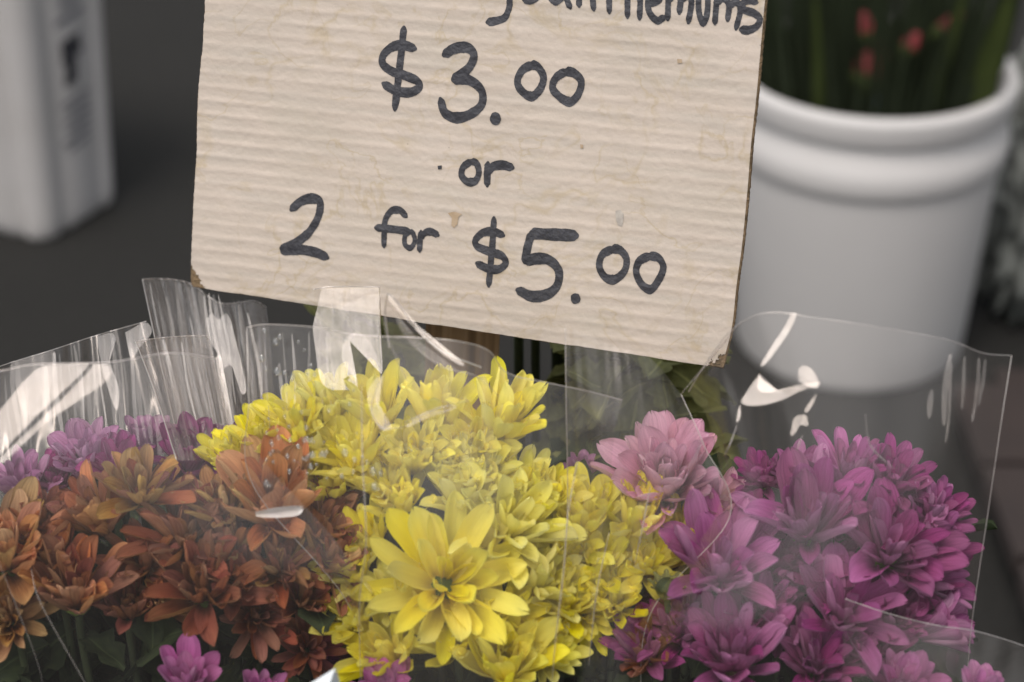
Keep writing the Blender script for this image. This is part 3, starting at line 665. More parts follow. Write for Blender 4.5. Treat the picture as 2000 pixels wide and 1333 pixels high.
# --- yellow bunch
F(868, 1145, .610, 165, 8, 52, .82, 'yellow', 'largest yellow flower facing the camera with a green centre', group=GY, count=(16, 9, 4), seed=12, rag=.22)
F(985, 1050, .645, 125, 20, 45, .68, 'pale', 'pale yellow flower directly right of and above the largest one', group=GY, disc='y', wide=0)
F(855, 835, .720, 112, 0, 16, .34, 'yellow', 'topmost yellow flower with three upright petals in front of the stake', group=GY, disc=None, count=(10, 5, 3))
F(745, 830, .705, 108, -10, 18, .38, 'yellow', 'yellow flower with broad upright petals left of the stake', group=GY, disc=None, count=(10, 6, 3))
F(975, 845, .705, 112, 18, 25, .52, 'yellow', 'yellow flower right of the stake with petals spreading right', group=GY, disc=None, count=(12, 8, 5))
F(925, 880, .70, 88, 5, 50, .8, 'yellow', 'shaded yellow flower facing forward under the one right of the stake', group=GY, disc='y')
F(650, 815, .725, 90, -12, 18, .42, 'pale', 'pale yellow flower behind droplet-covered film, upper left of the bunch', group=GY, disc=None)
F(590, 850, .715, 92, -16, 25, .55, 'yellow', 'yellow flower behind droplets above the large pale orange flower', group=GY, disc=None)
F(520, 880, .725, 80, -14, 25, .55, 'yellow', 'yellow flower just behind the top petals of the large pale orange flower', group=GY, disc=None)
F(455, 915, .720, 70, -18, 25, .5, 'yellow', 'leftmost yellow flower beside the deep magenta one', group=GY, disc=None)
F(810, 915, .690, 98, 0, 32, .55, 'yellow', 'tightly curled yellow flower below the topmost one', group=GY, disc=None)
F(700, 910, .690, 98, -12, 28, .55, 'yellow', 'yellow flower under the film left of the tightly curled one', group=GY, disc=None)
F(655, 965, .700, 85, -15, 30, .6, 'yellow', 'yellow flower dimmed by the film right of the large pale orange flower', group=GY, disc=None)
F(905, 995, .665, 105, 0, 30, .48, 'pale', 'pale yellow flower right above the largest one', group=GY, disc=None)
F(790, 1005, .670, 92, -10, 28, .5, 'yellow', 'yellow flower left above the largest one beside a dark leaf', group=GY, disc=None)
F(730, 1070, .655, 80, -30, 40, .7, 'yellow', 'dull yellow flower at the left flank of the largest one', group=GY, disc=None)
F(1060, 990, .680, 82, 10, 30, .5, 'yellow', 'yellow flower behind the pale one, left of the film seam', group=GY, disc=None)
F(1045, 1150, .640, 100, 32, 40, .7, 'pale', 'yellow flower turned right at the right flank of the largest one', group=GY, disc=None)
F(985, 1215, .630, 90, 25, 50, .8, 'yellow', 'yellow flower below right of the largest one, lower petals hanging', group=GY, disc=None)
F(985, 1320, .600, 130, 5, 38, .45, 'yellow', 'yellow flower with long upright petals cut by the bottom edge', group=GY, disc=None)
F(770, 1290, .620, 105, -15, 45, .6, 'yellow', 'yellow flower blurred behind film at the bottom edge', group=GY, disc=None, rag=.15)
F(1055, 1290, .625, 80, 20, 45, .6, 'pale', 'pale yellow flower at the bottom right corner of the yellow bunch', group=GY, disc=None)
F(1145, 1030, .690, 95, 0, 28, .45, 'yellow', 'yellow flower behind the vertical film seam', group=GY, disc=None)
F(1235, 1040, .685, 98, 5, 25, .42, 'yellow', 'yellow flower with upright petals directly under the blush pink one', group=GY, disc=None)
F(1330, 1070, .695, 85, 15, 28, .5, 'yellow', 'yellow flower above the bright lilac one, rightmost of its bunch', group=GY, disc=None)
F(1165, 1120, .675, 92, -5, 45, .7, 'yellow', 'yellow flower veiled by film below the vertical seam', group=GY, disc=None)
F(1255, 1115, .675, 85, 10, 45, .7, 'yellow', 'yellow flower left of the bright lilac one', group=GY, disc=None)
F(1140, 1200, .665, 72, 0, 60, .9, 'yellow', 'dim yellow flower lowest behind the film right of the seam', group=GY, disc=None)
# --- blush
F(1300, 965, .725, 142, -2, 38, .56, 'blush', 'big blush pink flower with many layered petals under the sign', group='blush pink chrysanthemums', wide=.5, disc=None, count=(17, 16, 13), rag=.12, cat='chrysanthemum')
F(1385, 1015, .720, 92, 20, 35, .6, 'blush', 'blush pink flower partly behind the purple ones, right of the big one', group='blush pink chrysanthemums', wide=.4, disc=None)
F(1135, 935, .790, 50, 0, 25, .5, 'mauve', 'faint pink flower far behind the film, left of the big blush one', group='blush pink chrysanthemums', wide=.4, disc=None)  # mauve petals put its dimness behind the film into the colour
# --- purple bunch
F(1575, 1045, .665, 140, -3, 34, .46, 'purple', 'large purple flower opening upward at the top left of the right bunch', group=GP, mixk='lilac', wide=.3, count=(13, 9, 4))
F(1730, 1095, .655, 135, 6, 38, .55, 'purple', 'large purple flower with broad petals at the right of the bunch', group=GP, mixk='lilac', wide=.5, count=(13, 9, 5))
F(1650, 945, .715, 90, 0, 25, .55, 'purple', 'purple flower at the back top of the right bunch', group=GP, mixk='lilac')
F(1735, 960, .710, 90, 6, 28, .6, 'magenta', 'deep purple flower at the back, right of the top one', group=GP)
F(1490, 950, .725, 62, -14, 20, .5, 'magenta', 'small dark magenta flower at the back left of the purple bunch', group=GP)
F(1815, 1020, .690, 82, 20, 35, .6, 'purple', 'purple flower curling over the back right shoulder of the bunch', group=GP, mixk='lilac', leaves=0)
F(1405, 1135, .630, 140, -5, 34, .48, 'lilac', 'bright lilac flower in front, left side of the right bunch', group=GP, mixk='purple', wide=.35, count=(14, 9, 5))
F(1640, 1210, .622, 118, 4, 44, .62, 'lilac', 'bright lilac star-shaped flower in the lower middle of the right bunch', group=GP, mixk='purple', wide=.4, count=(11, 7, 3))
F(1430, 1300, .600, 140, -4, 38, .5, 'purple', 'large purple flower at the bottom left of the right bunch', group=GP, mixk='lilac', wide=.4)
F(1590, 1310, .605, 105, 6, 38, .55, 'purple', 'purple flower at the bottom edge right of the large one', group=GP, wide=.3)
F(1800, 1240, .640, 90, 62, 25, .35, 'lilac', 'half-closed pale lilac flower seen from the side at the lower right', group=GP, wide=.5, disc=None, leaves=0)
F(1800, 1140, .655, 88, 30, 45, .7, 'purple', 'purple flower below the broad-petalled one at the right flank', group=GP, mixk='lilac', leaves=0)
F(1520, 1115, .680, 82, 0, 45, .6, 'magenta', 'shaded magenta flower between the large purple and bright lilac ones', group=GP)
F(1265, 1290, .640, 90, -20, 35, .5, 'purple', 'dim purple flower behind film at the left foot of the purple bunch', group=GP, mixk='rust', disc=None)  # darker purple and rust petals paint in the dimness
F(1455, 1040, .705, 75, -10, 38, .6, 'magenta', 'shaded magenta flower left of the large upward-opening purple one', group=GP, disc=None)
F(1700, 1180, .670, 80, 0, 50, .7, 'magenta', 'shaded magenta flower behind the star-shaped lilac one', group=GP, disc=None)
F(1345, 1215, .645, 75, -15, 48, .7, 'purple', 'purple flower directly under the bright lilac one', group=GP, disc=None)
F(1530, 1215, .655, 75, 0, 50, .7, 'magenta', 'dark magenta flower left of the star-shaped lilac one', group=GP, disc=None)
F(1650, 1040, .70, 75, 0, 30, .6, 'purple', 'purple flower wedged between the two large purple ones', group=GP, disc=None)
# --- front row at the bottom edge
F(365, 1350, .555, 95, 4, 30, .55, 'lilac', 'pink flower with two broad upright petals at the bottom edge below the orange bunch', group=GB, wide=.9, count=(8, 6, 4))
F(505, 1375, .56, 70, 10, 30, .5, 'lilac', 'pink petals just showing at the bottom edge below the rust flowers', group=GB, wide=.6)
F(750, 1368, .555, 80, 0, 34, .6, 'lilac', 'pink flower just showing at the bottom edge below the yellow bunch', group=GB, wide=.6)
F(1755, 1365, .57, 90, 0, 34, .55, 'lilac', 'pink flower at the bottom edge right of the purple bunch', group=GB, wide=.6)
F(1905, 1378, .575, 80, 5, 30, .5, 'lilac', 'rightmost pink flower at the bottom edge', group=GB, wide=.6)

for (x, y, d, rp, lx, ly, k, lb) in (
    (95, 1050, .675, 75, -5, 25, 'rust', 'rust flower under the pale mauve one, left of the golden-brown one'),
    (110, 1110, .655, 90, 0, 35, 'orange', 'soft orange flower between the left-edge one and the green-centred rust one'),
    (250, 1200, .65, 85, 5, 40, 'rust', 'rust flower low in the gap below the two green-centred ones'),
    (330, 1190, .655, 80, 0, 45, 'gold', 'small golden flower low left of the dark rust one with green centre'),
    (470, 1150, .655, 95, 5, 35, 'rust', 'rust flower right of the green-centred dark one, petals overlapping'),
    (590, 1180, .655, 90, 15, 35, 'rust', 'rust flower low beside the yellow bunch, under the drooping one'),
    (445, 1010, .675, 90, 0, 25, 'gold', 'golden flower between the golden-brown and large pale orange ones'),
    (620, 1040, .680, 90, 15, 30, 'orange', 'orange flower squeezed between the large pale orange one and the yellow bunch')):
    F(x, y, d, rp, lx, ly, .58, k, lb, group=GO, rag=.2, disc=None, mixk='rust', leaves=0)
for (x, y, d, rp, lx, ly, k, lb) in (
    (935, 940, .690, 95, 0, 35, 'pale', 'pale yellow flower in the dip under the stake flower'),
    (1010, 965, .690, 85, 10, 30, 'yellow', 'yellow flower squeezed left of the film seam, upper right of the middle bunch'),
    (620, 900, .715, 85, -10, 28, 'pale', 'pale yellow flower behind the droplets, just above the orange petals'),
    (860, 920, .70, 85, 0, 30, 'pale', 'pale yellow flower between the tightly curled one and the shaded one'),
    (750, 960, .680, 90, -10, 30, 'yellow', 'yellow flower left of the dark pointed leaf'),
    (700, 1130, .660, 85, -25, 40, 'yellow', 'yellow flower hanging at the border with the orange bunch'),
    (1095, 1075, .675, 95, 10, 35, 'yellow', 'yellow flower right beside the pale one at the film seam'),
    (1100, 1190, .655, 90, 15, 40, 'yellow', 'yellow flower low on the film seam'),
    (1200, 1185, .665, 90, 0, 45, 'yellow', 'yellow flower low between the seam and the green bud'),
    (890, 1270, .615, 100, -5, 40, 'yellow', 'yellow flower directly below the largest one'),
    (780, 1180, .640, 90, -20, 40, 'pale', 'pale yellow flower tucked under the left petals of the largest one'),
    (700, 1220, .650, 85, -20, 40, 'yellow', 'yellow flower in shade at the lower left corner of the middle bunch')):
    F(x, y, d, rp, lx, ly, .55, k, lb, group=GY, disc=None, leaves=0, mixk='pale')
for (x, y, d, rp, lx, ly, k, lb) in (
    (1480, 1200, .650, 95, 0, 40, 'purple', 'purple flower between the bright lilac and the star-shaped one'),
    (1590, 1140, .675, 90, 0, 38, 'purple', 'purple flower below the large upward-opening one'),
    (1740, 1230, .650, 90, 10, 42, 'purple', 'purple flower right of the star-shaped one, above the half-closed one'),
    (1330, 1250, .640, 90, -10, 40, 'magenta', 'deep magenta flower right below the green bud'),
    (1685, 1300, .630, 95, 5, 40, 'purple', 'purple flower low in the bunch above the front row'),
    (1440, 1075, .690, 85, -5, 35, 'purple', 'purple flower behind the bright lilac one'),
    (1790, 1075, .680, 95, 18, 35, 'purple', 'purple flower on the right flank between the shoulder one and the broad-petalled one'),
    (1560, 960, .72, 80, -5, 25, 'purple', 'purple flower at the back directly behind the large upward-opening one')):
    F(x, y, d, rp, lx, ly, .58, k, lb, group=GP, disc=None, leaves=0, mixk='lilac')
# fallen white petal
fp = link('fallen_petal', petal_mesh('fallen_petal', PM['white'], .30, .9, .10, 77, .05)); a, b2 = P(499, 1002, dm(.618) - .030), P(590, 982, dm(.612) - .030)
fp.location = a; yv = (b2 - a).normalized(); zv = (Vector((0, -.75, .65)) - yv * Vector((0, -.75, .65)).dot(yv)).normalized(); xv = yv.cross(zv)
zt = zv * math.cos(R(46)) + xv * math.sin(R(46)); xt = yv.cross(zt)
fp.rotation_mode = 'QUATERNION'; fp.rotation_quaternion = Matrix((xt, yv, zt)).transposed().to_quaternion(); fp.scale = ((b2 - a).length,) * 3
tag(fp, 'single fallen white petal lying on the large pale orange flower', 'petal')
# green bud
bd = link('green_bud', None); bd.location = P(1303, 1152, dm(.63) - .01); tag(bd, 'round unopened green bud beside the bright lilac flower', 'flower bud')
o = link('bud_head', dome('bud_head', M_stem, .0038, .0042), bd); o = link('calyx', dome('calyx', M_leaf_l, .0038, -.004, False), bd)
for k in range(9):
    p = link('sepal', LO[0], bd); p.rotation_mode = 'QUATERNION'; p.rotation_quaternion = Quaternion((0, 0, 1), k * .7) @ Quaternion((1, 0, 0), R(68)); p.scale = (.0055, .006, .006); p.location = Vector((-math.sin(k * .7), math.cos(k * .7), -.35)) * .0036
v_, f_ = tube_geo([Vector((0, 0, -.003)), Vector((.002, .004, -.02)), Vector((.004, .01, -.08))], .0012); link('stem', mesh('stem', v_, f_, M_stem), bd)
# dark leaf beside the yellow flowers
for (x0, y0, x1, y1, d, lb) in ((790, 985, 862, 1045, .638, 'dark green pointed leaf poking out above the largest yellow flower'), (800, 1005, 742, 1022, .645, 'small dark leaf tip left of the pointed leaf in the yellow bunch')):
    a, b2 = P(x0, y0, dm(d)), P(x1, y1, dm(d) - .005); l_ = link('single_leaf', LB[0]); yv = (b2 - a).normalized(); zv = (-FW + yv * FW.dot(yv)).normalized(); xv = yv.cross(zv)
    l_.location = a; l_.rotation_mode = 'QUATERNION'; l_.rotation_quaternion = Matrix((xv, yv, zv)).transposed().to_quaternion(); l_.scale = ((b2 - a).length * .9, (b2 - a).length, (b2 - a).length * .6); tag(l_, lb, 'leaf')
# foliage masses under and behind
dd = lambda px, py: dm(.80 - (py - 700) / 633 * .21)
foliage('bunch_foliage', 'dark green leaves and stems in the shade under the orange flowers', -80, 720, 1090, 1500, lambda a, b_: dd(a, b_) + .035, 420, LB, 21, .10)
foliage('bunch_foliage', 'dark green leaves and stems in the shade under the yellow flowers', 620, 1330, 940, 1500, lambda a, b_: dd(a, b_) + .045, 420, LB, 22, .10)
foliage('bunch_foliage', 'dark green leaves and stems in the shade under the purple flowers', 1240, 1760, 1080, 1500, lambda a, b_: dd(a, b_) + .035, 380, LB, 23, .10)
foliage('olive_foliage', 'olive green leaves of a bunch behind the film right of the stake', 1105, 1340, 690, 930, lambda a, b_: .85, 190, LO, 24, .06, (.02, .036))
foliage('olive_foliage', 'olive green leaves behind the film left of the stake', 660, 800, 655, 860, lambda a, b_: .86, 40, LO, 25, .05, (.018, .03))
# bare stems right of the stake
for i, (x, y1, r_, lb) in enumerate(((1090, 900, .0030, 'thick dark green stem standing right of the wooden stake under the sign'), (1012, 900, .0022, 'grey-green stem nearest the right side of the wooden stake'), (1045, 900, .0020, 'thin stem halfway between the stake and the thick dark stem'))):
    c = P(x, 640, .87); pts = catmull([(0, 0, 0), (.001, .004, -.10), (.004, .006, -.30)], 10); v_, f_ = tube_geo(pts, r_, 8)
    o = link('bare_stem', mesh('bare_stem', v_, f_, M_leaf if i == 0 else M_stem)); o.location = c + Vector((0, 0, .02)); tag(o, lb, 'stem', 'bare stems right of the stake')

# ------------------------------------------------------------------ clear film sleeves
def patch(rows, nu=80, nv=50, amp=.0, fu=8., fv=1., seed=0., front=True):
    FRONT[0] = front
    RR = [catmull(r, nu) for r in rows]; cols = [catmull([tuple(RR[k][i]) for k in range(len(RR))], nv) for i in range(nu)]
    vs, uv, fs = [], [], []; G_ = []
    for j in range(nv):
        for i in range(nu):
            q = cols[i][j]; u, v = i / (nu - 1), j / (nv - 1)
            d = dfm(q.z, q.y) + amp * (.35 if FRONT[0] else 1) * (nz(u * fu + seed, v * fv, seed) + .5 * nz(u * fu * 2.3 + seed, v * fv * 1.7, seed + 5))
            vs.append(P(q.x, q.y, d)); uv.append((u, v))
    for j in range(nv - 1):
        for i in range(nu - 1): a = j * nu + i; fs.append((a, a + nu, a + nu + 1, a + 1))
    return vs, uv, fs, nu, nv
def sleeve(label, patches, mat, edges='t', er=.00016, group='clear plastic sleeves round the bunches', name='plastic_sleeve'):
    vs, uv, fs = [], [], []; et = []
    for pt in patches:
        v_, u_, f_, nu, nv = pt; b0 = len(vs); vs += v_; uv += u_; fs += [tuple(k + b0 for k in f) for f in f_]
        if 't' in edges: et.append(v_[:nu])
        if 'r' in edges: et.append([v_[j * nu + nu - 1] for j in range(nv)])
        if 'l' in edges: et.append([v_[j * nu] for j in range(nv)])
    o = link(name, None); o.location = vs[0]; org = vs[0].copy(); tag(o, label, 'plastic sleeve', group)
    link('film', mesh('film', local(vs, org), fs, mat, uv), o)
    for e in et:
        v_, f_ = tube_geo([p - org for p in e], er, 5); link('film_edge', mesh('film_edge', v_, f_, M_edge), o)
    return o, org
def glare_patch(par, poly, d0, tilt=0., yaw=0., mat=None, sub=14, curv=.03, name='film_glare_patch'):
    """a glare patch added on the film: a highlight outline on a plane whose normal lies near the half-way vector between lens and sun"""
    o, org = par; cx_ = sum(p[0] for p in poly) / len(poly); cy_ = sum(p[1] for p in poly) / len(poly); c = P(cx_, cy_, dfm(d0, cy_))
    V_ = (CAM - c).normalized(); Hh = (V_ + SUN).normalized(); Hh = (Quaternion(RT, R(tilt)) @ Quaternion(Vector((0, 0, 1)), R(yaw)) @ Hh)
    C = catmull([(a, b_, 0) for a, b_ in poly + [poly[0]]], len(poly) * 6)[:-1]; n = len(C); vs, uv, fs = [], [], []; K = 6
    for k in range(K + 1):
        for p in C:
            x = cx_ + (p.x - cx_) * k / K; y = cy_ + (p.y - cy_) * k / K; q = onplane(x, y, c, Hh)
            q = q + Hh * (-curv * (q - c).length ** 2 / .02 + .0002 * nz(x * .03, y * .03, 2)); vs.append(q - org); uv.append(((x - cx_) / 100 + .5, (y - cy_) / 100 + .5))
    for k in range(K):
        for i in range(n): fs.append((k * n + i, k * n + (i + 1) % n, (k + 1) * n + (i + 1) % n, (k + 1) * n + i))
    link(name, mesh(name, vs, fs, mat or M_glare_fold, uv), o)
def streaks(par, x0, x1, yt, yb, lean, n, seed, d, w=(3, 12), mats=None):
    """bright reflection streaks added as narrow strips down a pleated sheet, each turned a little differently to the sky"""
    q = random.Random(seed)
    for k in range(n):
        x = x0 + (x1 - x0) * (k + q.uniform(-.4, .4)) / n; a = yt(x) + q.uniform(2, 14) if q.random() < .5 else yt(x) + q.uniform(20, 90); b_ = yb + q.uniform(-70, 20); ww = q.uniform(*w)
        pl = [(x + lean * (y - yt(x)) + sg * ww * .5 * pr + 2.5 * math.sin(y * .03 + k), y) for sg, ys in ((-1, (0, .25, .5, .75, 1)), (1, (1, .75, .5, .25, 0))) for f in ys for y, pr in ((a + (b_ - a) * f, .25 + .75 * math.sin(math.pi * (.12 + .8 * f))),)]
        glare_patch(par, pl, d, q.uniform(-22, -9), q.uniform(-10, 10), q.choice(mats or (M_sheen, M_faint, M_faint)), curv=.01, name='film_glint_streak')
def crease(par, pts, rad=.0004, mat=None, name='film_crease'):
    o, org = par; C = catmull(pts, max(12, len(pts) * 6)); v_, f_ = tube_geo([P(c[0], c[1], dfm(c[2], c[1]) - .0006) - org for c in C], lambda f: .6 * rad * (.35 + .65 * math.sin(math.pi * f)), 6); link(name, mesh(name, v_, f_, mat or M_crease), o)

# left sleeve, round the orange bunch: rear sheet and front sheet
s1 = sleeve('clear sleeve round the orange bunch with a big white glare at its top left', [
    patch([[(-120, 765, .76), (0, 716, .77), (105, 683, .78), (190, 655, .79), (285, 628, .80)], [(-120, 860, .755), (0, 840, .765), (120, 830, .775), (210, 820, .785), (320, 810, .79)], [(-120, 1000, .75), (0, 990, .755), (120, 980, .765), (230, 980, .775), (340, 960, .78)]], 90, 40, .006, 7, 1, 3., False),
    patch([[(-120, 745, .64), (0, 725, .645), (70, 712, .65), (210, 708, .655), (330, 690, .67), (420, 700, .68)], [(-120, 900, .61), (0, 900, .605), (120, 890, .605), (260, 880, .61), (400, 880, .63), (500, 880, .66)], [(-120, 1150, .575), (0, 1150, .57), (160, 1150, .565), (330, 1150, .57), (520, 1150, .585), (700, 1130, .63)], [(-100, 1420, .555), (0, 1420, .55), (160, 1420, .55), (330, 1420, .555), (520, 1420, .57), (690, 1400, .60)]], 120, 60, .003, 6, 1.2, 8.)],
    M_film_s, 't')
glare_patch(s1, [(-40, 830), (0, 800), (70, 722), (130, 711), (170, 710), (150, 738), (95, 790), (50, 835), (0, 885), (-40, 920)], .64, 0, 0)
glare_patch(s1, [(182, 711), (210, 713), (216, 730), (200, 750), (165, 775), (110, 812), (60, 850), (10, 900), (0, 893), (60, 838), (105, 795), (158, 742)], .638, 1, 2)
FRONT[0] = False
for k, pg in enumerate(([(20, 706), (60, 697), (104, 684), (107, 720), (98, 760), (84, 800), (52, 810), (34, 770)],
        [(188, 657), (214, 650), (226, 662), (214, 700), (232, 760), (226, 800), (208, 750), (196, 700)], [(244, 650), (284, 630), (296, 650), (272, 680), (256, 700)])):
    glare_patch(s1, pg, .765 - .002 * k, -11, (3, -4, 5)[k], M_faint if k == 0 else M_sheen, curv=.05, name='film_sheen_patch')  # added patches shaped and tilted for the bluish sky sheen
streaks(s1, 10, 300, lambda x: 712 - x * .27, 900, .10, 22, 8, .76, (3, 14), (M_faint, M_faint, M_sheen))
FRONT[0] = True
crease(s1, [(60, 1110, .60), (80, 1180, .58), (165, 1333, .56), (190, 1390, .555)], .0004); crease(s1, [(-10, 1080, .60), (30, 1180, .585), (75, 1300, .57), (90, 1380, .565)], .0003)
# crumpled sleeve behind
s2 = sleeve('tall crumpled sleeve standing up under the left corner of the sign', [
    patch([[(278, 546, .83), (300, 545, .84), (335, 546, .845), (375, 556, .85), (430, 592, .845), (492, 588, .84), (520, 600, .84)], [(300, 650, .80), (330, 655, .815), (360, 655, .82), (400, 665, .825), (450, 680, .82), (505, 680, .815), (530, 690, .815)], [(345, 850, .76), (370, 850, .77), (400, 850, .78), (435, 860, .78), (480, 860, .775), (510, 860, .77), (540, 860, .77)]], 160, 40, .010, 22, 1., 1., False),
    patch([[(265, 668, .76), (300, 662, .77), (345, 658, .775), (400, 656, .775), (408, 668, .765)], [(300, 760, .74), (330, 760, .75), (365, 760, .755), (420, 760, .755), (432, 765, .745)], [(345, 900, .715), (365, 900, .72), (400, 900, .73), (450, 900, .73), (465, 900, .72)]], 110, 30, .008, 18, 1., 6., False)],
    M_film_p, 'tl', .00022)
FRONT[0] = False
streaks(s2, 296, 500, lambda x: 548 + max(0, x - 340) * .30, 850, .16, 20, 4, .80)
streaks(s2, 270, 400, lambda x: 664, 880, .20, 11, 6, .75)
glare_patch(s2, [(402, 625), (414, 612), (426, 624), (440, 612), (450, 625), (462, 670), (474, 720), (480, 762), (470, 765), (452, 715), (436, 720), (425, 690), (412, 670)], .79, -9, 6, M_sheen)
glare_patch(s2, [(420, 698), (431, 696), (440, 740), (455, 830), (450, 840), (438, 800)], .75, -3, 1)
# middle sleeve round the yellow bunch
s3 = sleeve('clear droplet-speckled sleeve round the yellow bunch', [
    patch([[(482, 640, .745), (520, 634, .735), (620, 640, .71), (700, 655, .695), (820, 660, .69), (900, 668, .69), (955, 686, .695), (990, 728, .70), (1060, 746, .705), (1150, 765, .715), (1215, 782, .725)],
           [(486, 780, .70), (540, 780, .69), (640, 780, .675), (720, 790, .665), (820, 800, .655), (900, 800, .655), (960, 810, .655), (1010, 820, .66), (1060, 830, .67), (1150, 840, .685), (1200, 850, .70)],
           [(495, 950, .68), (570, 960, .665), (660, 970, .645), (720, 980, .625), (820, 990, .61), (900, 990, .605), (970, 990, .61), (1030, 1000, .62), (1085, 1010, .635), (1130, 1020, .655), (1180, 1020, .67)],
           [(690, 1200, .65), (700, 1200, .63), (705, 1200, .61), (730, 1200, .59), (820, 1210, .575), (900, 1210, .57), (970, 1210, .575), (1030, 1210, .59), (1085, 1210, .61), (1095, 1200, .635), (1110, 1190, .65)],
           [(690, 1430, .62), (700, 1430, .60), (708, 1430, .585), (735, 1430, .565), (820, 1430, .55), (900, 1430, .545), (970, 1430, .55), (1020, 1430, .565), (1065, 1430, .59), (1085, 1430, .61), (1100, 1430, .62)]], 180, 80, .004, 9, 1.2, 2.)],
    M_film, 'tl')
FRONT[0] = False
streaks(s3, 490, 700, lambda x: 645, 850, .04, 13, 12, .73, (2, 8), (M_faint, M_faint, M_sheen))
FRONT[0] = True
crease(s3, [(706, 750, .665), (708, 900, .63), (715, 1060, .60), (702, 1180, .595), (706, 1380, .575)], .0006)
crease(s3, [(1128, 900, .66), (1110, 1000, .64), (1100, 1120, .62), (1085, 1250, .60), (1075, 1380, .59)], .0008)
crease(s3, [(1270, 950, .655), (1255, 1030, .64), (1240, 1100, .63)], .0006); crease(s3, [(1190, 1040, .65), (1165, 1160, .63), (1150, 1300, .61)], .0006)
crease(s3, [(740, 745, .665), (725, 800, .66), (745, 835, .655), (790, 835, .65)], .0007, M_glare_fold); crease(s3, [(790, 825, .655), (850, 800, .655), (890, 790, .655)], .0007, M_glare_fold)
glare_patch(s3, [(735, 738), (748, 735), (735, 760), (735, 790), (752, 812), (765, 835), (750, 842), (738, 832), (722, 800), (718, 765)], .66, 2, 0, M_faint)
glare_patch(s3, [(790, 832), (825, 808), (870, 800), (892, 792), (886, 800), (850, 812), (820, 822), (800, 834)], .655, 0, 2, M_faint)
rr = random.Random(9); vs, fs = [], []
o3, org3 = s3
for _ in range(75):
    u = rr.random(); px, py = rr.uniform(505, 745), rr.uniform(640, 960)
    if rr.random() < .35: px, py = rr.gauss(600, 30), rr.gauss(880, 25)
    d = .74 - .075 * (px - 482) / 220 - .04 * (py - 640) / 300; c = P(px, py, dfm(d, py) - .003); s_ = rr.uniform(.00045, .0010) * (1.3 if rr.random() < .2 else 1)
    bm = bmesh.new(); bmesh.ops.create_icosphere(bm, subdivisions=2, radius=1); b0 = len(vs)
    for v in bm.verts: vs.append(c + UP * v.co.z * s_ * 1.35 + RT * v.co.x * s_ * (1 - .25 * v.co.z) + FW * v.co.y * s_ * .5 - org3)
    for f in bm.faces: fs.append(tuple(b0 + v.index for v in f.verts))
    bm.free()
o = link('water_droplets', mesh('water_droplets', vs, fs, M_drop), o3); o['kind'] = 'stuff'
# flap in front of the sign's lower edge
s4 = sleeve('square-cornered bright film flap overlapping the lower edge of the sign', [
    patch([[(612, 566, .72), (640, 561, .722), (690, 560, .725), (741, 561, .728)], [(618, 640, .733), (650, 640, .735), (700, 640, .738), (743, 640, .740)], [(625, 740, .745), (655, 740, .748), (700, 730, .750), (746, 725, .752)]], 40, 40, .0012, 3, 3., 4., False)], M_film, 'tr', .00025)
glare_patch(s4, [(628, 563), (660, 562), (700, 561), (739, 562), (741, 600), (743, 650), (747, 722), (741, 726), (736, 695), (720, 664), (700, 650), (680, 656), (668, 680), (672, 712), (690, 735), (698, 756), (665, 762), (636, 756), (622, 730), (616, 680), (611, 640), (620, 600)], .722, -7, 3, M_sheen, curv=.01)  # sheen patch cut to the outline of the flap's bright area
# loop of folded-over film
s5 = sleeve('pointed loop of rolled film catching the light in front of the stake', [
    patch([[(757, 574, .705), (775, 590, .70), (820, 650, .70), (870, 690, .70), (940, 718, .70)], [(752, 610, .712), (775, 630, .706), (815, 680, .705), (865, 712, .702), (925, 735, .70)], [(760, 680, .705), (790, 740, .70), (830, 770, .695), (880, 790, .69), (940, 780, .69)]], 60, 30, .004, 4, 2., 7.)], M_film, 'tl', .0003)
glare_patch(s5, [(757, 576), (764, 578), (786, 602), (820, 640), (870, 686), (905, 708), (898, 712), (860, 688), (812, 644), (778, 608), (760, 588)], .70, -3, 0)
glare_patch(s5, [(768, 604), (790, 640), (826, 676), (872, 706), (890, 722), (850, 708), (806, 676), (780, 640)], .702, -12, 4, M_faint)
crease(s5, [(755, 580, .70), (752, 640, .70), (775, 700, .695), (795, 745, .69)], .0006, M_glare_fold); crease(s5, [(762, 590, .70), (800, 665, .70), (860, 715, .695), (930, 735, .69), (975, 775, .69)], .0006, M_glare_fold)
# sleeve of the blush bunch
s6 = sleeve('clear sleeve round the blush pink bunch under the right half of the sign', [
    patch([[(1104, 640, .745), (1150, 655, .735), (1210, 680, .73), (1270, 700, .735), (1330, 770, .75)], [(1106, 800, .715), (1160, 800, .70), (1220, 800, .695), (1290, 810, .70), (1375, 870, .72)], [(1108, 1000, .69), (1170, 1000, .67), (1230, 1000, .66), (1320, 1000, .66), (1425, 1010, .69)], [(1095, 1200, .66), (1150, 1200, .64), (1200, 1200, .63), (1240, 1200, .63), (1270, 1200, .65)], [(1080, 1420, .64), (1130, 1420, .61), (1180, 1420, .60), (1220, 1420, .60), (1250, 1420, .61)]], 100, 60, .004, 6, 1., 11.)], M_film, 'lr')
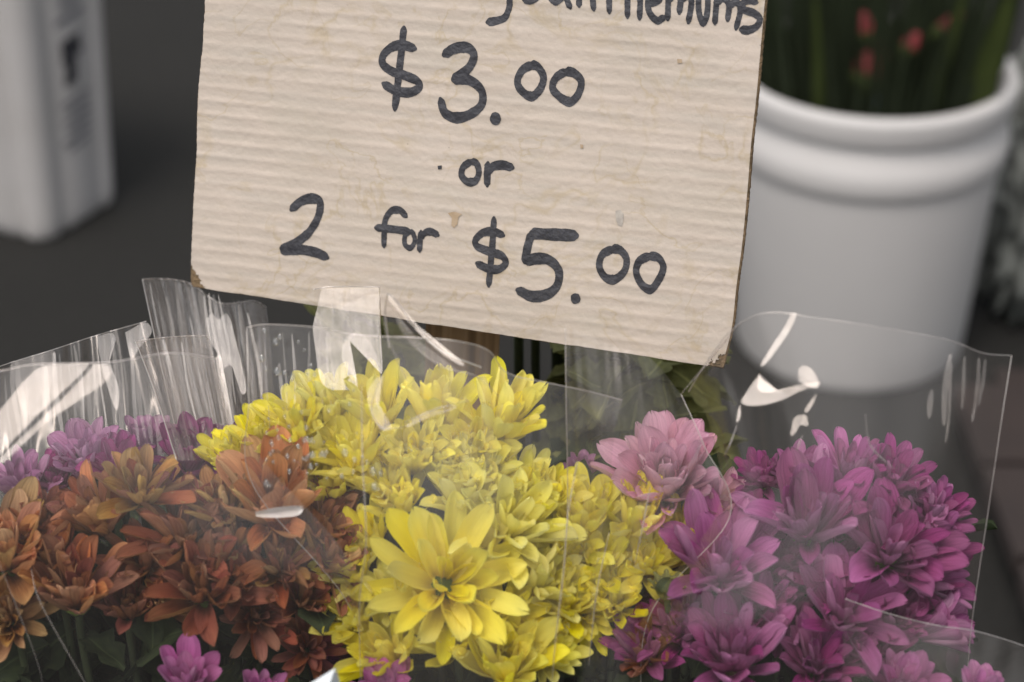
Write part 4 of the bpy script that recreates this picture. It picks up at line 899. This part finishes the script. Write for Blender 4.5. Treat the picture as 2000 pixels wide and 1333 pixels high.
# right sleeve
s7 = sleeve('wide clear sleeve round the purple bunch with a zigzag of white glare', [
    patch([[(1345, 765, .73), (1385, 700, .72), (1435, 640, .71), (1500, 611, .70), (1600, 622, .69), (1720, 640, .685), (1850, 664, .69), (1920, 690, .705), (1976, 695, .73)],
           [(1385, 830, .705), (1420, 800, .69), (1470, 790, .68), (1530, 780, .665), (1610, 780, .655), (1720, 790, .65), (1840, 800, .655), (1905, 810, .67), (1957, 815, .70)],
           [(1400, 1000, .67), (1430, 1000, .65), (1480, 1000, .635), (1550, 1000, .615), (1640, 1000, .605), (1730, 1000, .605), (1820, 1000, .615), (1885, 1000, .635), (1930, 1000, .67)],
           [(1250, 1220, .64), (1300, 1220, .61), (1380, 1220, .585), (1500, 1220, .57), (1620, 1220, .565), (1720, 1220, .57), (1800, 1220, .585), (1860, 1220, .61), (1898, 1220, .64)],
           [(1235, 1430, .61), (1290, 1430, .58), (1380, 1430, .56), (1500, 1430, .55), (1620, 1430, .55), (1710, 1430, .555), (1790, 1430, .57), (1840, 1430, .59), (1880, 1430, .62)]], 180, 80, .003, 7, 1.2, 5.)], M_film_s, 'tr')
glare_patch(s7, [(1546, 612), (1556, 614), (1540, 650), (1512, 690), (1494, 712), (1486, 712), (1505, 680), (1530, 642)], .683, 0, 0)
glare_patch(s7, [(1484, 730), (1480, 760), (1500, 768), (1535, 760), (1560, 752), (1598, 746), (1598, 752), (1560, 766), (1520, 784), (1475, 793), (1448, 786), (1462, 760)], .67, 0, 0)
glare_patch(s7, [(1560, 745), (1560, 722), (1570, 715), (1586, 722), (1598, 745), (1596, 758), (1580, 755)], .668, 0, -2)
glare_patch(s7, [(1596, 768), (1588, 790), (1576, 806), (1572, 800), (1582, 785)], .664, 0, 0)
glare_patch(s7, [(1548, 830), (1550, 818), (1562, 811), (1575, 812), (1578, 832), (1565, 828), (1552, 848), (1544, 850)], .662, 0, 2)
glare_patch(s7, [(1442, 800), (1446, 792), (1446, 815), (1438, 825)], .68, 0, 2)
crease(s7, [(1330, 770, .72), (1390, 700, .715), (1450, 625, .705)], .0005)
crease(s7, [(1440, 830, .68), (1425, 870, .67), (1415, 890, .67)], .0005); crease(s7, [(1568, 850, .66), (1556, 880, .655)], .0006)
streaks(s7, 1830, 1950, lambda x: 680 + (x - 1850) * .2, 860, -.10, 6, 17, .69, (3, 14), (M_faint,))
crease(s7, [(1690, 810, .66), (1700, 870, .655), (1745, 915, .65)], .0006)
s8 = sleeve('film rim of another sleeve crossing the bottom right corner', [
    patch([[(1650, 1170, .60), (1740, 1200, .59), (1830, 1222, .585), (1900, 1232, .585), (1980, 1255, .59), (2060, 1285, .60)], [(1640, 1420, .56), (1740, 1420, .55), (1830, 1420, .545), (1900, 1420, .545), (1980, 1420, .55), (2060, 1420, .56)]], 80, 30, .003, 5, 1., 15.)], M_film_s, 't')
# pale fold of paper at the bottom
pp = link('paper_corner', mesh('paper_corner', [P(590, 1345, .64), P(655, 1305, .635), (P(668, 1345, .645)), P(640, 1345, .632), P(590, 1346, .641), P(655, 1306, .636), P(668, 1346, .646), P(640, 1346, .633)], [(0, 3, 1), (3, 2, 1), (4, 5, 7), (7, 5, 6), (0, 1, 5, 4), (1, 2, 6, 5), (2, 3, 7, 6), (3, 0, 4, 7)], simple('white_paper', (.62, .66, .68), .5), smooth=False))
tag(pp, 'pointed corner of pale bluish wrapping paper at the bottom edge', 'paper')
